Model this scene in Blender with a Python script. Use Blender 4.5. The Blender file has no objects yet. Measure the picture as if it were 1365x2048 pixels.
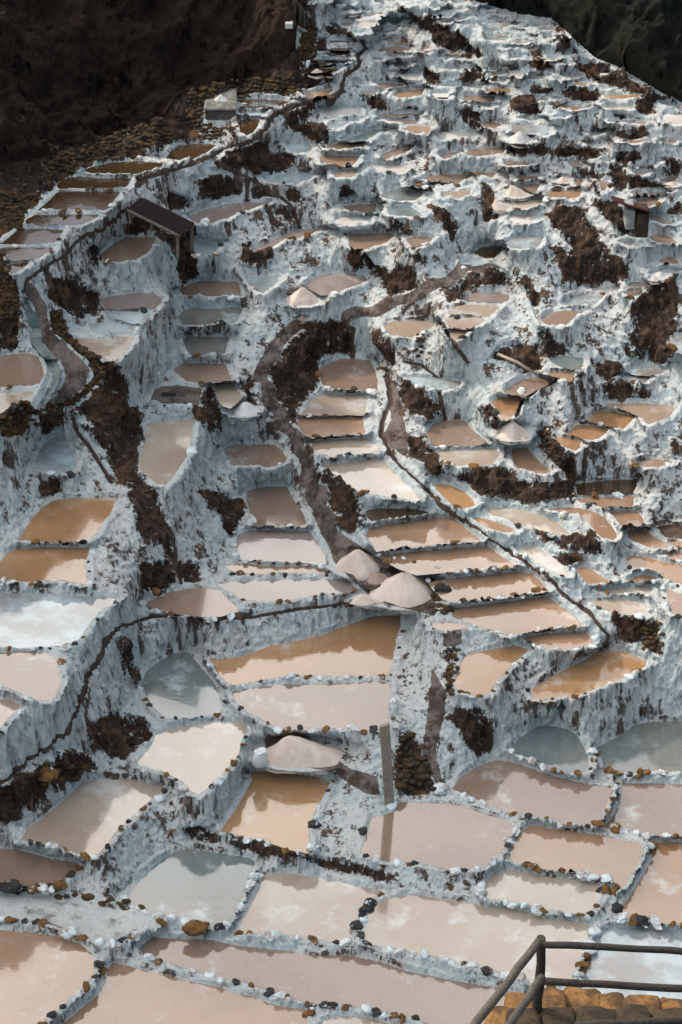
import bpy, bmesh, math, random
import numpy as np
from mathutils import Vector
SUN_E=42.; SUN_A=-58.; SUN_P=3.0; SUN_ANG=4.0; SKY_S=.10; CLOUD=(7.8,9.2,10.3,1); CLOUDW=(9.9,9.3,8.6,1); CLOUD_LO=.70; CLOUD_HI=2.8; EXPO=.14
SALT_A=(.68,.795,.825); SALT_B=(.80,.85,.86); SALT_C=(.62,.58,.56); SALT_T=(.90,.91,.90)
W_ROUGH=.02; W_IOR=1.7; W_COAT=.7
RIM_W=.15; GX=2.; GYT=1.4
CR={'Z':(0,0,1.),'B0':(0,1650,2.73),'B1':(450,1650,2.73),'B2':(865,1650,2.73),
'C0':(0,1260,2.73),'C1':(432,1260,2.73),'C2':(865,1260,2.73),'D0':(0,960,2.73),'D1':(432,960,2.73),'D2':(865,960,2.73),
'E0':(0,680,3.4125),'E1':(350,680,3.4125),'E2':(680,680,3.4125),'E3':(965,680,3.4125),
'F0':(0,400,3.4125),'F1':(350,400,3.4125),'F2':(680,400,3.4125),'F3':(965,400,3.4125),
'G0':(0,180,3.9),'G1':(340,180,3.9),'G2':(680,180,3.9),'G3':(1015,180,3.9),
'H0':(350,0,4.55),'H1':(600,0,5.25),'H2':(850,0,5.25),'H3':(1105,0,5.25)}
# one line per pan: sheet key, colour key, outline
PANS='''
B0 t -250,570 0,575 180,590 330,612 440,650 500,700 525,745 510,800 480,860 430,905 370,960 290,1030 225,1087 150,1230 -250,1230
Z t 227,1925 278,1938 315,1948 359,1958 388,1965 440,1974 472,1987 500,1992 534,2005 571,2015 611,2018 616,2048 616,2110 100,2110 128,2048 172,2009 198,1990 212,1965 216,1940
Z w 640,2060 648,2040 684,2033 736,2035 765,2044 810,2056 850,2110 630,2110
Z m 280,1895 304,1875 366,1879 421,1880 479,1892 567,1901 640,1912 700,1912 761,1924 816,1943 890,1958 950,1969 1000,1976 1040,1990 1010,2030 985,2110 880,2110 853,2046 824,2035 787,2031 758,2022 706,2013 677,2009 622,2007 596,2000 575,1992 553,1989 523,1976 487,1963 450,1961 421,1949 366,1936 330,1921 285,1908
B0 d -250,365 0,368 40,370 280,395 380,410 640,470 800,500 880,520 830,560 740,570 690,620 640,640 540,640 430,600 330,560 280,540 180,525 0,510 -250,500
Z g 253,1797 278,1763 311,1730 341,1708 359,1701 388,1699 440,1707 500,1716 512,1725 502,1738 495,1765 478,1805 462,1835 445,1850 425,1855 400,1845 366,1838 330,1830 300,1825 270,1812
B1 w 210,270 330,262 480,285 600,310 740,335 840,355 860,375 810,400 770,440 740,480 720,530 690,590 680,640 640,640 540,630 430,612 330,600 220,600 130,590 75,580 110,510 160,400 195,330
Z w 776,1797 816,1791 838,1790 890,1800 945,1806 975,1815 1003,1814 1048,1822 1092,1837 1136,1839 1176,1850 1183,1856 1176,1884 1158,1921 1150,1950 1136,1972 1110,1973 1085,1968 1041,1954 1011,1948 986,1939 953,1934 920,1928 898,1921 865,1912 816,1903 772,1894 728,1886 728,1870 734,1848 739,1822 754,1807
B2 s 900,640 940,580 1000,562 1200,562 1290,575 1365,590 1800,640 1800,1230 1365,1200 1100,1100 960,990 880,950 810,900 830,840 850,760 870,700
B2 o 1205,95 1365,98 1800,110 1800,560 1365,540 1240,535 1120,520 1030,500 1030,460 1085,385 1125,320 1165,250 1200,190
B2 t 540,5 700,25 850,45 1000,75 1140,100 1150,130 1130,200 1090,260 1060,320 1030,350 960,290 900,280 800,262 740,262 600,240 540,220 430,200 420,170 430,120 460,60 510,20
B2 w 400,245 520,258 650,285 800,300 920,325 940,345 920,390 890,430 860,475 840,490 740,480 680,470 600,455 500,430 400,420 290,400 280,360 290,310 330,270 350,250
Z m 743,1637 762,1633 790,1622 795,1606 881,1606 920,1609 957,1622 1011,1640 1035,1655 1022,1672 1008,1694 993,1718 968,1735 940,1742 893,1738 831,1725 772,1722 721,1705 732,1679 739,1650
C2 m 340,710 420,718 500,740 600,780 700,805 800,830 900,850 980,860 975,900 950,960 920,1020 880,1070 780,1060 680,1045 560,1020 480,1000 400,985 300,950 200,900 110,870 150,810 240,750
C2 m 1040,838 1365,842 1800,850 1800,1150 1365,1135 1240,1120 1190,1115 1080,1095 930,1080 980,1030 1010,980 1035,900
C2 g 580,520 660,525 740,540 790,575 830,640 850,700 855,745 830,780 770,785 700,775 650,760 600,730 540,700 470,680 415,655 480,590
C2 g 1200,500 1365,500 1800,510 1800,790 1365,770 1280,775 1160,775 1040,778 935,765 930,710 900,640 960,610 1040,570 1100,520
C2 o 900,115 960,108 1040,118 1100,140 1180,175 1185,190 1100,230 1000,280 900,320 800,360 740,370 680,370 600,380 545,370 540,330 620,270 720,220 800,180 840,160
C2 o 530,105 450,85 380,95 280,115 180,140 160,180 140,240 120,290 130,325 180,350 240,360 300,360 330,310 380,250 440,190 490,140
C2 t 500,40 600,20 740,12 840,15 870,50 872,80 800,105 700,105 620,105 560,85 500,55
Z w 646,932 680,926 740,919 763,918 780,935 800,953 825,978 842,1003 798,998 754,991 714,983 690,965 668,948
D1 b 820,165 900,155 1050,155 1150,170 1170,180 1060,195 960,210 850,225 825,205
Z t 740,1055 784,1048 828,1041 872,1035 905,1035 925,1050 945,1068 966,1083 920,1086 865,1090 830,1093 790,1098 755,1103 742,1085 732,1073
Z t 762,1113 798,1106 853,1101 909,1096 953,1094 975,1092 993,1105 1010,1118 1034,1130 1020,1135 975,1137 927,1140 887,1145 835,1150 800,1138 775,1125
D2 t -20,560 150,532 300,517 420,503 490,498 545,515 585,545 615,585 630,615 560,625 480,625 380,645 250,655 110,665 60,650 0,590
D2 t 105,700 200,688 350,670 500,650 620,635 650,650 700,690 760,730 810,775 820,800 760,800 700,810 620,820 540,830 460,850 400,850 340,820 260,805 200,780 115,750
D2 t 0,780 80,775 170,790 220,810 160,822 40,828 0,800
D2 o 10,25 60,20 120,35 180,70 220,105 235,140 170,155 100,125 40,70
D2 t 215,200 300,215 380,240 450,270 455,285 400,285 320,265 260,240
D2 w 300,150 400,150 500,165 600,195 680,230 740,280 755,298 680,295 600,275 540,258 460,240 400,210 330,190 300,170
D2 t 620,160 700,150 800,155 880,170 930,200 970,240 1000,280 1010,310 990,328 940,325 900,290 860,240 800,190 740,185 700,175
D2 w 450,370 540,362 590,375 640,410 700,460 745,520 700,520 650,500 600,470 540,430 480,395
D2 t 775,490 830,475 870,490 930,530 990,560 940,568 880,565 850,565 800,510
D2 w 900,600 1000,590 1200,580 1190,630 1100,620 1000,625
D2 w 860,665 980,650 1150,650 1170,690 1165,750 1080,740 980,725 900,690
D2 t 1060,550 1120,525 1190,518 1240,535 1200,550 1100,560
E3 b 635,980 860,960 1050,948 1050,1000 1030,1045 900,1052 650,1062
D2 t 790,100 900,95 1095,85 1100,130 1090,150 1000,152 940,155 860,130 800,120
D2 t 970,175 1050,168 1120,168 1145,200 1160,240 1100,255 1040,255 1010,220
D2 t 1065,275 1160,270 1210,310 1260,340 1300,370 1220,375 1160,360 1100,335 1070,310
D2 b 1230,255 1290,245 1365,248 1700,250 1700,320 1365,318 1280,318 1250,290
D2 t 1290,335 1700,335 1700,375 1340,372
D2 t 1240,410 1365,400 1700,395 1700,440 1365,435
D2 o 1060,430 1090,410 1180,425 1270,450 1365,465 1700,520 1700,620 1365,570 1285,545 1240,510 1180,490 1110,485 1065,460
D2 t 1280,590 1340,620 1700,680 1700,780 1365,740 1310,730 1290,660
D1 m 170,60 230,40 330,35 390,38 410,80 440,130 480,190 495,235 490,260 400,262 280,262 200,255 195,200 175,130
D1 p 120,300 180,275 300,275 440,280 510,280 550,330 590,400 615,460 540,460 400,450 250,445 140,435 118,380
D1 t 50,470 120,458 250,465 400,475 520,475 600,490 640,505 560,515 450,512 350,510 240,515 140,512 70,490
D1 p 0,570 100,555 300,545 500,542 700,540 740,560 760,595 720,620 600,625 460,645 380,665 250,665 130,650 70,610
D0 m 790,670 880,640 940,610 1020,595 1120,590 1190,600 1250,650 1300,700 1290,720 1200,745 1100,745 1000,735 920,720 800,695
Z o 418,1316 440,1320 487,1312 542,1293 597,1282 652,1268 688,1253 743,1233 769,1229 802,1230 800,1255 792,1280 787,1310 783,1335 775,1350 725,1352 652,1352 593,1352 542,1357 498,1365 463,1372 450,1360 434,1342
C1 m 90,335 200,320 350,300 500,297 640,295 760,290 900,280 945,290 950,380 940,440 940,500 960,540 900,545 700,545 560,535 500,550 380,550 310,525 240,480 170,450 110,390
C0 g 775,290 800,230 870,170 950,130 1030,120 1070,170 1120,230 1170,290 1195,350 1210,420 1210,440 1150,465 1060,480 1000,490 920,490 870,450 830,410 800,360
C0 w 850,570 930,540 1030,520 1150,500 1300,500 1350,510 1340,560 1310,620 1300,680 1250,750 1190,810 1130,870 1080,900 1050,880 1000,830 920,790 840,765 760,740 750,720 800,670 840,610
Z w 165,1564 205,1557 256,1560 311,1568 335,1577 322,1586 300,1601 278,1619 256,1641 235,1660 215,1685 200,1705 182,1715 150,1705 110,1690 75,1684 42,1680 60,1655 100,1625 140,1590
B0 m -250,120 0,130 100,135 200,160 280,185 400,200 440,215 400,250 350,300 300,345 220,335 130,345 40,325 -250,330
Z o 500,1540 521,1542 553,1542 597,1546 637,1553 662,1560 655,1575 640,1604 626,1630 618,1660 615,1708 571,1698 530,1683 487,1672 440,1663 455,1645 475,1615 495,1580 505,1560
D0 o 230,150 300,110 420,100 530,100 640,95 620,140 600,190 560,230 520,300 470,340 350,345 220,335 100,330 130,280 180,210
D0 o 100,375 200,370 400,370 490,370 480,410 460,460 470,520 470,568 400,560 250,550 120,555 40,545 -250,560 -250,500 0,455 40,400
D0 s -250,610 0,618 200,625 400,635 600,635 650,650 620,680 540,720 500,770 460,830 420,890 380,910 300,905 150,915 0,915 -250,920
C0 m -250,120 0,125 150,115 260,125 310,160 320,230 330,290 310,340 280,385 200,380 100,340 0,300 -250,290
C0 w -250,370 0,380 60,380 110,410 90,440 40,480 0,540 -250,570
E0 m -250,110 0,110 80,95 200,90 260,110 290,180 300,240 270,300 200,315 120,320 0,330 -250,330
E0 w -250,350 100,350 235,350 220,390 190,430 120,440 50,470 0,505 -250,560
E0 s 240,840 270,760 320,690 390,660 440,690 490,750 520,820 510,880 440,915 340,900 260,880
E0 w 1000,570 1100,555 1250,545 1330,550 1310,620 1300,720 1270,800 1210,890 1160,960 1130,990 1080,985 1020,940 960,890 960,820 980,740 990,650
Z w 149,678 190,677 234,674 268,674 261,690 246,708 232,722 219,723 205,712 182,706 161,689
F0 s 600,845 700,832 820,840 910,870 915,905 840,915 720,918 640,900
F0 s 715,765 850,760 1040,760 1010,800 960,840 900,850 820,825 740,810
F0 p 680,670 800,650 950,635 1050,640 1110,670 1100,700 1050,745 900,750 720,750 700,710
F0 m 665,385 740,330 800,280 850,258 1000,250 1065,255 1045,320 1000,370 930,405 820,420 720,415
F1 m 30,610 100,570 180,550 300,552 440,560 450,665 300,658 180,655 60,655
F1 g 25,790 70,745 200,740 450,735 455,770 400,850 260,845 150,855 50,855
F1 g 75,935 200,930 380,930 350,990 345,1050 200,1060 110,1060 75,1010
E1 m -15,200 50,160 200,158 340,160 370,230 400,290 250,290 150,290 80,280 30,240
E1 w 265,310 400,300 430,350 460,390 420,430 380,465 330,450 290,380
Z e 310,775 365,770 405,777 398,812 350,810 300,803
E1 m 330,740 400,715 550,712 680,718 730,750 765,810 745,850 650,868 540,865 440,870 400,870 360,800
Z m 640,735 658,725 681,718 707,717 740,719 750,738 755,760 756,784 724,781 700,783 670,778 645,770
E1 w 920,420 1000,375 1130,372 1300,375 1315,400 1300,480 1285,515 1150,515 1000,518 850,518 890,480
E1 t 840,530 1000,528 1280,525 1290,590 1305,640 1200,650 1050,660 910,675 870,630 840,570
Z w 620,882 658,879 702,877 737,876 755,890 762,900 735,908 702,911 668,914 634,908
E2 s 450,260 520,252 700,262 830,285 825,310 780,330 700,338 580,340 510,310
E2 m 595,640 640,570 700,550 850,548 880,580 940,640 1000,690 1015,715 900,725 760,725 640,725
E2 w 665,755 750,745 900,745 1075,740 1080,790 1050,845 950,868 840,862 730,840 690,800
E3 t 200,740 310,735 360,800 430,870 485,905 400,910 320,905 240,880 210,820
E3 o 60,430 110,395 200,388 265,395 240,450 220,500 200,530 170,550 130,540 110,480
E3 m 145,360 200,310 290,262 400,255 490,265 440,310 350,350 290,385 200,375
E3 t 430,235 500,218 600,218 630,235 610,280 580,285 540,260 480,250
E3 g 450,125 560,112 690,120 690,160 670,210 600,205 540,190 490,160
E3 s 980,225 1030,185 1080,165 1180,175 1250,190 1240,220 1160,245 1060,240
E3 s 905,285 960,240 1060,245 1150,250 1110,300 1060,290
E3 w 830,440 900,430 1100,435 1300,445 1315,470 1280,520 1200,560 1130,580 1090,530 1000,490 850,460
E3 o 710,555 770,490 900,490 1045,515 1010,560 960,610 880,595 780,570
E3 o 580,645 640,585 740,580 860,605 840,640 780,675 700,680 650,660
E3 o 485,670 560,665 670,680 660,740 640,760 560,735 500,705
E3 t 1040,850 1130,810 1250,820 1310,835 1220,860 1160,880 1080,870
F3 s 1280,950 1365,940 1600,940 1600,1050 1365,1050 1290,1040
F3 s 150,290 250,240 350,240 425,245 400,290 360,340 280,350 220,345
F2 b 890,375 960,325 1040,310 1125,315 1100,350 1050,400 1010,400 960,390
F2 s 800,410 850,400 970,405 1000,440 900,450 830,445
F2 e 860,460 960,450 1080,450 1140,480 1080,505 980,505 880,490
F2 p 820,690 880,640 950,628 1080,628 1160,650 1150,690 1100,710 960,705
F2 w 730,775 790,720 900,712 1100,725 1060,760 1010,795 880,790 780,785
F2 w 700,800 860,800 1000,808 950,850 890,885 750,875 740,840
F2 w 755,890 880,895 850,930 790,960 760,930
F2 w 300,860 360,830 480,820 660,830 630,870 540,910 480,935 400,925 340,920
F1 p 890,580 960,530 1060,500 1180,498 1290,510 1320,545 1260,585 1170,610 1080,645 1000,650 930,610
F2 m 60,235 180,228 350,225 375,245 320,290 220,320 150,345 80,335
F2 m 455,265 530,250 600,250 640,262 600,300 540,330 500,330
F2 g 330,50 400,42 480,45 530,75 575,110 500,120 430,115 350,110
F2 m 20,40 140,28 250,25 240,90 120,80 80,90 40,60
F1 p 500,340 640,290 760,230 830,200 960,195 1080,205 960,225 850,260 720,290 650,330 560,350
F1 p 80,120 200,70 350,30 480,15 660,15 560,55 420,95 340,140 240,165 160,165
F1 s 105,295 150,285 320,285 280,340 250,385 180,390 140,360
F1 s 475,530 520,520 640,530 720,540 660,600 600,645 560,620 510,580
F3 s 530,715 590,680 660,640 850,640 810,680 740,720 640,725
F3 s 700,610 760,598 920,605 880,630 760,622
F3 m 400,810 470,770 560,755 700,760 640,800 560,860 460,860 420,840
F3 m 1140,245 1240,232 1320,280 1330,295 1200,290 1150,270
F3 t 1000,240 1080,225 1100,245 1060,265 1010,262
F3 s 920,295 1000,290 1130,300 1110,315 990,318
F3 o 1190,410 1260,398 1330,405 1345,440 1260,435
F3 w 1130,100 1200,110 1310,160 1240,165 1150,140
F3 e 980,570 1060,560 1180,570 1120,600 1000,600
F3 e 970,610 1110,610 1060,650 990,650
F3 d 1150,520 1240,480 1330,490 1240,550 1180,555
F0 b -250,330 180,325 370,325 320,370 250,410 100,420 50,400 20,370 -250,370
F0 b 60,440 210,425 150,470 90,510 70,480
F0 b -250,310 20,290 130,200 300,195 440,205 400,260 370,300 200,305
G0 b 210,1010 280,975 500,970 790,970 740,1010 640,1055 450,1065 200,1060
G0 b 320,920 400,850 450,795 700,790 945,790 900,850 850,920 800,945 600,940 420,945 290,945
G0 b 440,740 540,690 620,672 800,690 1030,690 1000,740 960,770 800,770 600,765 460,770
G0 b 620,640 720,600 860,565 1050,555 1310,570 1240,610 1100,650 1060,665 960,660 800,655
G1 b -30,530 0,490 60,430 200,420 370,425 300,480 180,540 80,545 0,540
G1 b 540,235 600,225 700,232 690,270 650,330 600,350 550,330
G1 s 540,180 650,172 760,178 700,205 560,205
G1 b 540,125 860,130 820,150 600,150
G1 b 470,90 600,70 800,75 950,90 880,120 700,105 560,100
G1 s 880,425 1000,420 1100,425 1110,470 1000,490 920,455
G1 s 720,690 850,660 1000,645 1190,650 1120,690 1000,735 880,735 780,725
Z w 665,346 680,340 706,340 720,351 700,355 675,357
Z t 643,312 680,311 720,312 712,325 704,331 680,332 645,332
Z t 655,299 657,290 680,287 730,288 725,298 680,299
G2 g 10,395 150,350 270,308 430,305 380,320 280,355 200,400 80,410
G2 s -90,280 0,240 170,230 130,250 0,290 -95,310
G2 m 320,515 420,465 570,452 530,490 440,520 350,545
G2 p 290,195 400,185 650,190 640,213 500,217 300,213
G2 p 330,232 500,230 620,235 600,260 420,262
G2 m 620,715 700,670 850,655 1060,660 990,700 900,735 760,720
G2 g 530,765 600,728 860,740 760,768 660,770
G2 g 320,820 370,790 500,785 660,790 630,830 580,865 480,865 360,860
G2 p 765,520 830,490 940,485 900,520 820,545
G2 g 720,25 800,30 850,50 830,85 770,80
G2 s 1010,120 1100,112 1210,120 1150,138 1060,138
G2 m 1100,250 1180,245 1300,280 1200,300 1140,290
G2 m 1280,560 1365,560 1365,585 1300,590
G2 t 1010,640 1220,645 1180,690 1120,680
G3 m 30,560 230,565 210,585 30,590
G3 m 60,670 250,675 220,705 90,710
G3 m 100,740 250,730 230,790 190,800 140,770
G3 w 470,565 560,565 600,590 520,600
G3 m 520,700 590,700 570,750 540,740
G3 m 720,720 790,710 760,790 735,790
G3 s 630,560 720,550 830,555 760,570 640,572
G3 s 620,350 680,325 780,325 760,350 660,355
G3 s 590,430 680,415 760,425 700,450 640,450
G3 w 800,260 900,255 1110,245 1050,275 860,275
G3 t 880,400 1000,395 1150,395 1100,415 900,418
G3 t 1200,400 1330,392 1290,420 1210,418
G3 s 310,210 480,200 440,225 340,230
G3 o 390,140 550,130 690,145 560,160 440,155
G3 o 750,40 1050,35 1000,60 780,70
G3 w 1190,115 1300,112 1365,140 1280,150 1200,130
G3 w 740,130 1000,122 960,145 780,148
G3 m 970,810 1100,800 1320,790 1200,820 1000,830
G3 m 1180,700 1260,680 1365,675 1300,700 1210,710
G3 p 990,590 1100,580 1240,575 1180,592 1020,600
G3 p 980,640 1100,640 1060,665 1000,660
G3 s 80,232 200,222 300,232 200,240
H1 p 790,875 900,865 1100,885 1130,905 1000,920 870,930 810,915
H1 g 985,670 1120,670 1145,735 1080,750 1010,720
H1 m 950,590 1100,590 1070,602 940,610
H1 m 770,600 880,598 850,660 780,640
H1 b 300,425 600,430 600,450 320,455
H1 b 310,505 560,500 530,540 330,540
H1 b 190,560 520,558 510,590 200,595
H1 b 150,620 530,620 500,650 140,655
H1 b 130,665 500,665 440,690 150,695
H1 b 210,720 440,718 370,760 270,770
H1 t 50,1000 200,950 370,945 300,990 130,1030 50,1030
H1 p 620,955 800,950 880,960 820,1000 700,990
H1 s 560,340 680,335 720,355 600,365
H1 p 800,345 950,320 1080,305 1000,340 880,350
H1 m 660,165 900,120 850,160 720,185
H1 s 380,45 540,40 500,60 400,65
H1 s 100,30 330,15 300,30 110,45
H1 m 420,240 560,230 530,270 440,265
H1 g 800,30 900,20 880,45 810,50
H1 m 1110,65 1270,50 1180,72
H1 o 880,430 1100,445 1180,470 1000,465
H1 o 1190,478 1365,480 1365,510 1220,500
H1 o 1200,530 1365,530 1365,560 1240,555
'''
THIN={'H2':[(20,220,70,85),(240,400,108,120),(140,290,165,178),(330,480,185,200),(170,340,228,240),(360,540,258,272),(570,760,238,255),(380,560,288,303),(590,780,280,296),(800,950,262,285),(620,800,330,345),(830,980,318,335),(1000,1180,285,305),(1200,1350,300,318),(620,880,375,392),(900,1130,372,388),(1150,1350,345,362),(640,860,420,436),(1250,1365,390,415),(880,1100,440,452),(850,1020,508,520),(1050,1180,520,532),(1250,1360,455,468),(1230,1365,615,630),(230,400,560,582),(230,430,604,630),(130,480,720,752),(-5,130,510,535),(690,880,720,748),(700,880,780,798),(900,1060,770,797),(1090,1250,805,835),(890,1010,600,635),(650,850,850,868),(650,900,930,975),(410,600,905,932),(60,360,905,922),(80,250,975,1020),(1180,1300,1035,1075),(520,620,40,58),(300,420,30,45),(640,740,95,108),(760,880,150,164),(960,1080,210,228),(1120,1300,245,262)],
'H3':[(20,120,830,858),(0,130,385,405),(160,330,798,820),(70,220,665,680),(0,66,628,640),(120,240,570,590),(0,110,345,360),(500,730,770,790),(520,690,925,937),(200,370,872,905)]}
# brown earth, and one dark patch under the left tin roof
EARTH='''
Z 1105,40 1125,62 1143,76 1162,114 1196,122 1238,146 1276,171 1314,186 1365,206 1365,222 1300,200 1262,188 1225,180 1190,160 1165,150 1150,120 1130,90 1105,60
Z 255,418 355,468 395,450 402,540 350,560 342,490 268,446
Z -200,330 80,300 250,250 350,180 430,150 540,140 600,90 640,90 640,140 600,185 470,190 420,215 390,290 330,290 260,325 160,345 110,375 60,400 0,440 -200,480
Z -200,440 0,470 0,500 35,530 40,700 0,710 -200,710
H1 -100,-200 120,0 120,330 -60,330
E0 460,480 620,380 700,230 640,130 740,150 800,160 850,230 910,290 930,420 980,560 980,700 950,790 930,880 850,800 760,700 680,600 600,530 520,520
E0 520,540 640,580 720,650 850,780 950,900 1050,980 1000,1092 900,1050 800,940 700,760 600,640
E0 210,520 300,480 430,460 430,600 330,650 270,620
E0 270,930 400,920 430,1010 380,1080 250,1080
D0 770,50 850,60 900,200 950,320 960,440 900,420 860,370 780,330 720,200 700,80
D0 1070,60 1200,50 1290,90 1365,180 1300,260 1270,340 1180,200 1100,110
D0 1010,430 1080,440 1110,560 1000,560 970,470
D0 750,450 960,440 970,560 880,640 780,600
C0 460,530 640,440 800,480 850,560 760,640 690,720 600,690 500,620
C0 20,830 190,740 260,690 440,700 430,800 330,880 200,960 100,1040 -80,1080 -80,860
C0 640,20 740,60 740,200 770,300 700,280 660,160
C0 300,660 400,640 540,720 540,780 440,760 350,740
E1 540,700 640,20 740,10 780,0 950,0 980,120 1000,300 920,370 850,480 830,560 900,680 1000,880 960,890 880,880 780,640 650,440 600,300 560,430 640,540 560,560 440,290 560,240 
F1 820,830 1100,815 1200,850 1210,950 1180,1060 960,1092 740,1092 760,1000
D1 540,0 690,0 760,60 800,160 820,230 780,300 700,290 650,250 600,160
E1 960,900 1090,900 1180,1010 1230,1092 1100,1092 940,960
E1 170,370 220,310 290,360 320,470 340,560 270,680 300,850 260,760 250,620 190,560 80,500 100,450 180,465
E2 400,260 450,270 600,380 680,440 690,520 640,560 570,590 500,540 430,440 400,340
E2 450,650 560,660 640,740 720,850 750,940 640,920 560,890 480,800
E2 850,890 1060,850 1190,900 1210,1092 980,1092 880,1000 750,950
E2 240,0 330,0 380,100 390,150 330,200 300,110
E2 1080,60 1365,20 1365,200 1250,240 1200,170 1100,150
E2 960,440 1090,460 1100,560 1050,630 1000,560
D2 240,0 780,0 790,110 720,140 560,140 400,110 250,90
D2 530,260 640,290 760,300 860,310 830,230 720,170 760,190 850,240 920,340 950,400 900,420 800,380 660,360 570,310
D2 640,400 840,410 820,470 720,470
C1 1230,80 1320,90 1300,250 1310,350 1230,340 1260,220
C2 60,450 180,400 280,430 340,560 340,660 260,700 180,640 120,520
C1 960,560 1080,560 1150,680 1210,880 1060,900 970,880 980,700
B1 0,60 200,90 400,150 640,190 900,260 960,300 900,330 760,280 540,230 300,180 160,160 0,110
B0 990,20 1170,10 1200,80 1365,100 1365,140 1180,100 1050,100 1000,60
D2 1150,760 1240,770 1250,980 1160,940 1130,900
D2 960,730 1170,760 1150,900 1060,900 1020,840
E3 400,560 450,570 480,700 560,740 650,870 650,980 560,900 430,800 360,700 370,630
E3 1250,660 1300,660 1365,770 1365,800 1290,800
E3 740,130 850,130 950,160 960,230 880,270 800,250
E3 1030,0 1270,0 1320,150 1200,160 1060,130
E3 930,0 1010,20 1050,110 980,150
E3 780,290 950,290 1110,320 1190,410 1100,400 850,420
F3 410,110 540,40 660,30 720,60 800,240 860,340 960,390 1000,450 1000,560 900,590 740,560 600,300 480,200
F3 600,330 700,480 760,580 640,600 540,540 480,400 440,250
F3 220,420 330,560 400,640 380,820 300,640 200,500
F3 400,830 520,960 640,1080 430,1092 380,950
F3 720,0 920,0 1050,150 1080,220 950,240 800,90
F3 1010,690 1200,560 1330,490 1350,700 1330,860 1280,940 1150,900 1000,830
F3 1000,850 1270,930 1300,1092 1050,1092 980,900
F2 1080,1000 1200,960 1365,1010 1365,1092 1010,1092
F2 60,340 150,360 200,430 340,480 430,420 500,480 550,590 450,620 340,670 240,520 70,480
F2 340,110 500,190 490,240 430,220 350,190
F2 640,110 760,130 830,220 800,260 730,310 700,220
F2 470,360 560,350 640,430 660,500 570,450
F2 880,500 1140,500 1190,570 1140,600 1010,610 900,610
F2 700,600 860,490 900,600 800,690 760,720
F2 0,810 60,820 90,960 80,1092 0,1092
F2 230,840 290,900 380,1060 390,1092 280,1092 240,920
F0 320,530 500,520 620,590 680,650 710,770 560,815 400,720 340,600
F0 1170,240 1290,200 1365,400 1365,520 1290,570 1210,600 1190,400
F0 850,130 1180,210 1170,260 1060,240 870,250 840,180
F0 560,270 620,260 720,420 690,490 620,430
F1 0,230 90,220 160,400 160,540 0,600
F1 400,280 480,300 660,340 680,400 600,470 440,440 470,360
F1 1180,330 1280,350 1365,450 1280,500 1200,480
F1 680,30 820,60 820,190 700,130
G1 400,480 560,460 740,390 830,440 980,530 970,640 860,660 690,680 560,600 420,620 320,600
G1 870,190 1080,100 1270,60 1100,150 1070,240 1190,250 1260,300 1230,470 1120,400 920,300
G1 640,700 850,840 700,860 640,860
G1 0,780 180,850 170,930 0,940
G1 200,700 400,640 560,720 580,800 400,870 240,850
G1 860,780 1030,770 1050,880 960,890
G2 0,720 130,800 150,880 30,880 0,900
G2 130,10 340,70 370,160 290,200 180,90
G2 250,740 310,800 320,850 270,870
G2 480,110 600,110 660,160 480,180
G2 700,870 850,960 930,1060 820,1092 720,980
G2 900,150 1100,150 1130,300 1060,320 920,230
G2 1100,700 1200,760 1220,1000 1110,1040
G3 0,60 200,40 280,200 100,230 50,180
G3 410,0 710,0 740,80 560,70 640,120 480,60
G3 340,100 500,90 480,130 330,180
G3 500,180 560,180 570,400 530,400
G3 840,330 1100,300 1140,380 860,390
G3 360,450 700,460 720,530 620,570 460,540 370,500
G3 500,600 600,600 750,660 740,700 560,680
G3 840,490 1050,480 1030,570 980,620 850,580
G3 1180,520 1365,540 1365,650 1240,680
G3 760,570 880,600 960,680 900,800 830,760
G3 640,710 720,720 730,840 660,830
G3 960,670 1100,700 1340,760 1180,780 960,780
G3 1000,70 1130,80 1180,200 1060,190 980,120
G3 0,410 300,420 350,440 350,510 0,520
G3 820,170 970,200 1080,230 860,240
G3 1210,960 1365,840 1365,1020 1280,1010
H2 0,130 100,170 130,250 310,290 440,420 560,530 640,600 480,620 210,540 110,480 60,400 0,300
H2 310,650 500,660 590,720 670,800 650,880 400,870 290,850 380,800 380,760 500,710 300,700
H2 0,740 180,790 190,890 0,900
H2 860,1020 1130,1000 1200,1080 870,1090
H2 1050,640 1250,640 1365,720 1365,780 1200,760 1050,680
H2 1100,500 1240,510 1250,600 1140,600
H2 1100,880 1350,960 1310,1010 1130,1000
H3 80,890 280,930 480,960 480,1050 300,1060 120,990
H3 100,420 200,440 240,560 200,560 110,500
H3 250,600 460,760 440,860 330,800 300,660
H1 110,280 320,260 500,340 560,400 460,380 280,340 100,300
H1 970,0 1010,40 1200,150 1365,230 1365,320 1250,300 1090,180 1000,90
H1 570,810 650,840 710,930 620,940 570,900
H1 560,940 640,990 890,1030 890,1092 700,1092
H1 460,150 640,140 655,210 560,210
H1 150,400 300,410 290,530 180,540
H1 0,640 60,680 150,790 380,810 400,890 150,910 0,940
H1 640,60 760,60 780,110 650,130
H0 1010,570 1080,560 1200,600 1290,720 1210,790 1040,780
'''
# ochre, lichened stone
MOSS='''
F0 340,760 420,740 460,900 560,1010 700,1070 700,1092 560,1070 440,960 350,890
E0 560,0 640,90 700,200 690,270 600,370 480,450 300,470 200,520 160,650 0,660 0,500 120,440 420,430 560,350 640,250 610,150 500,40 460,0
B2 430,960 560,950 900,940 1040,990 1200,1000 1290,1040 1290,1087 400,1060
H1 20,340 150,330 160,520 130,640 0,640 0,420
G0 0,790 330,790 300,900 200,950 180,1092 0,1092
F0 0,0 150,0 180,80 130,170 0,270
F0 0,370 50,450 130,700 125,810 0,800
'''
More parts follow.
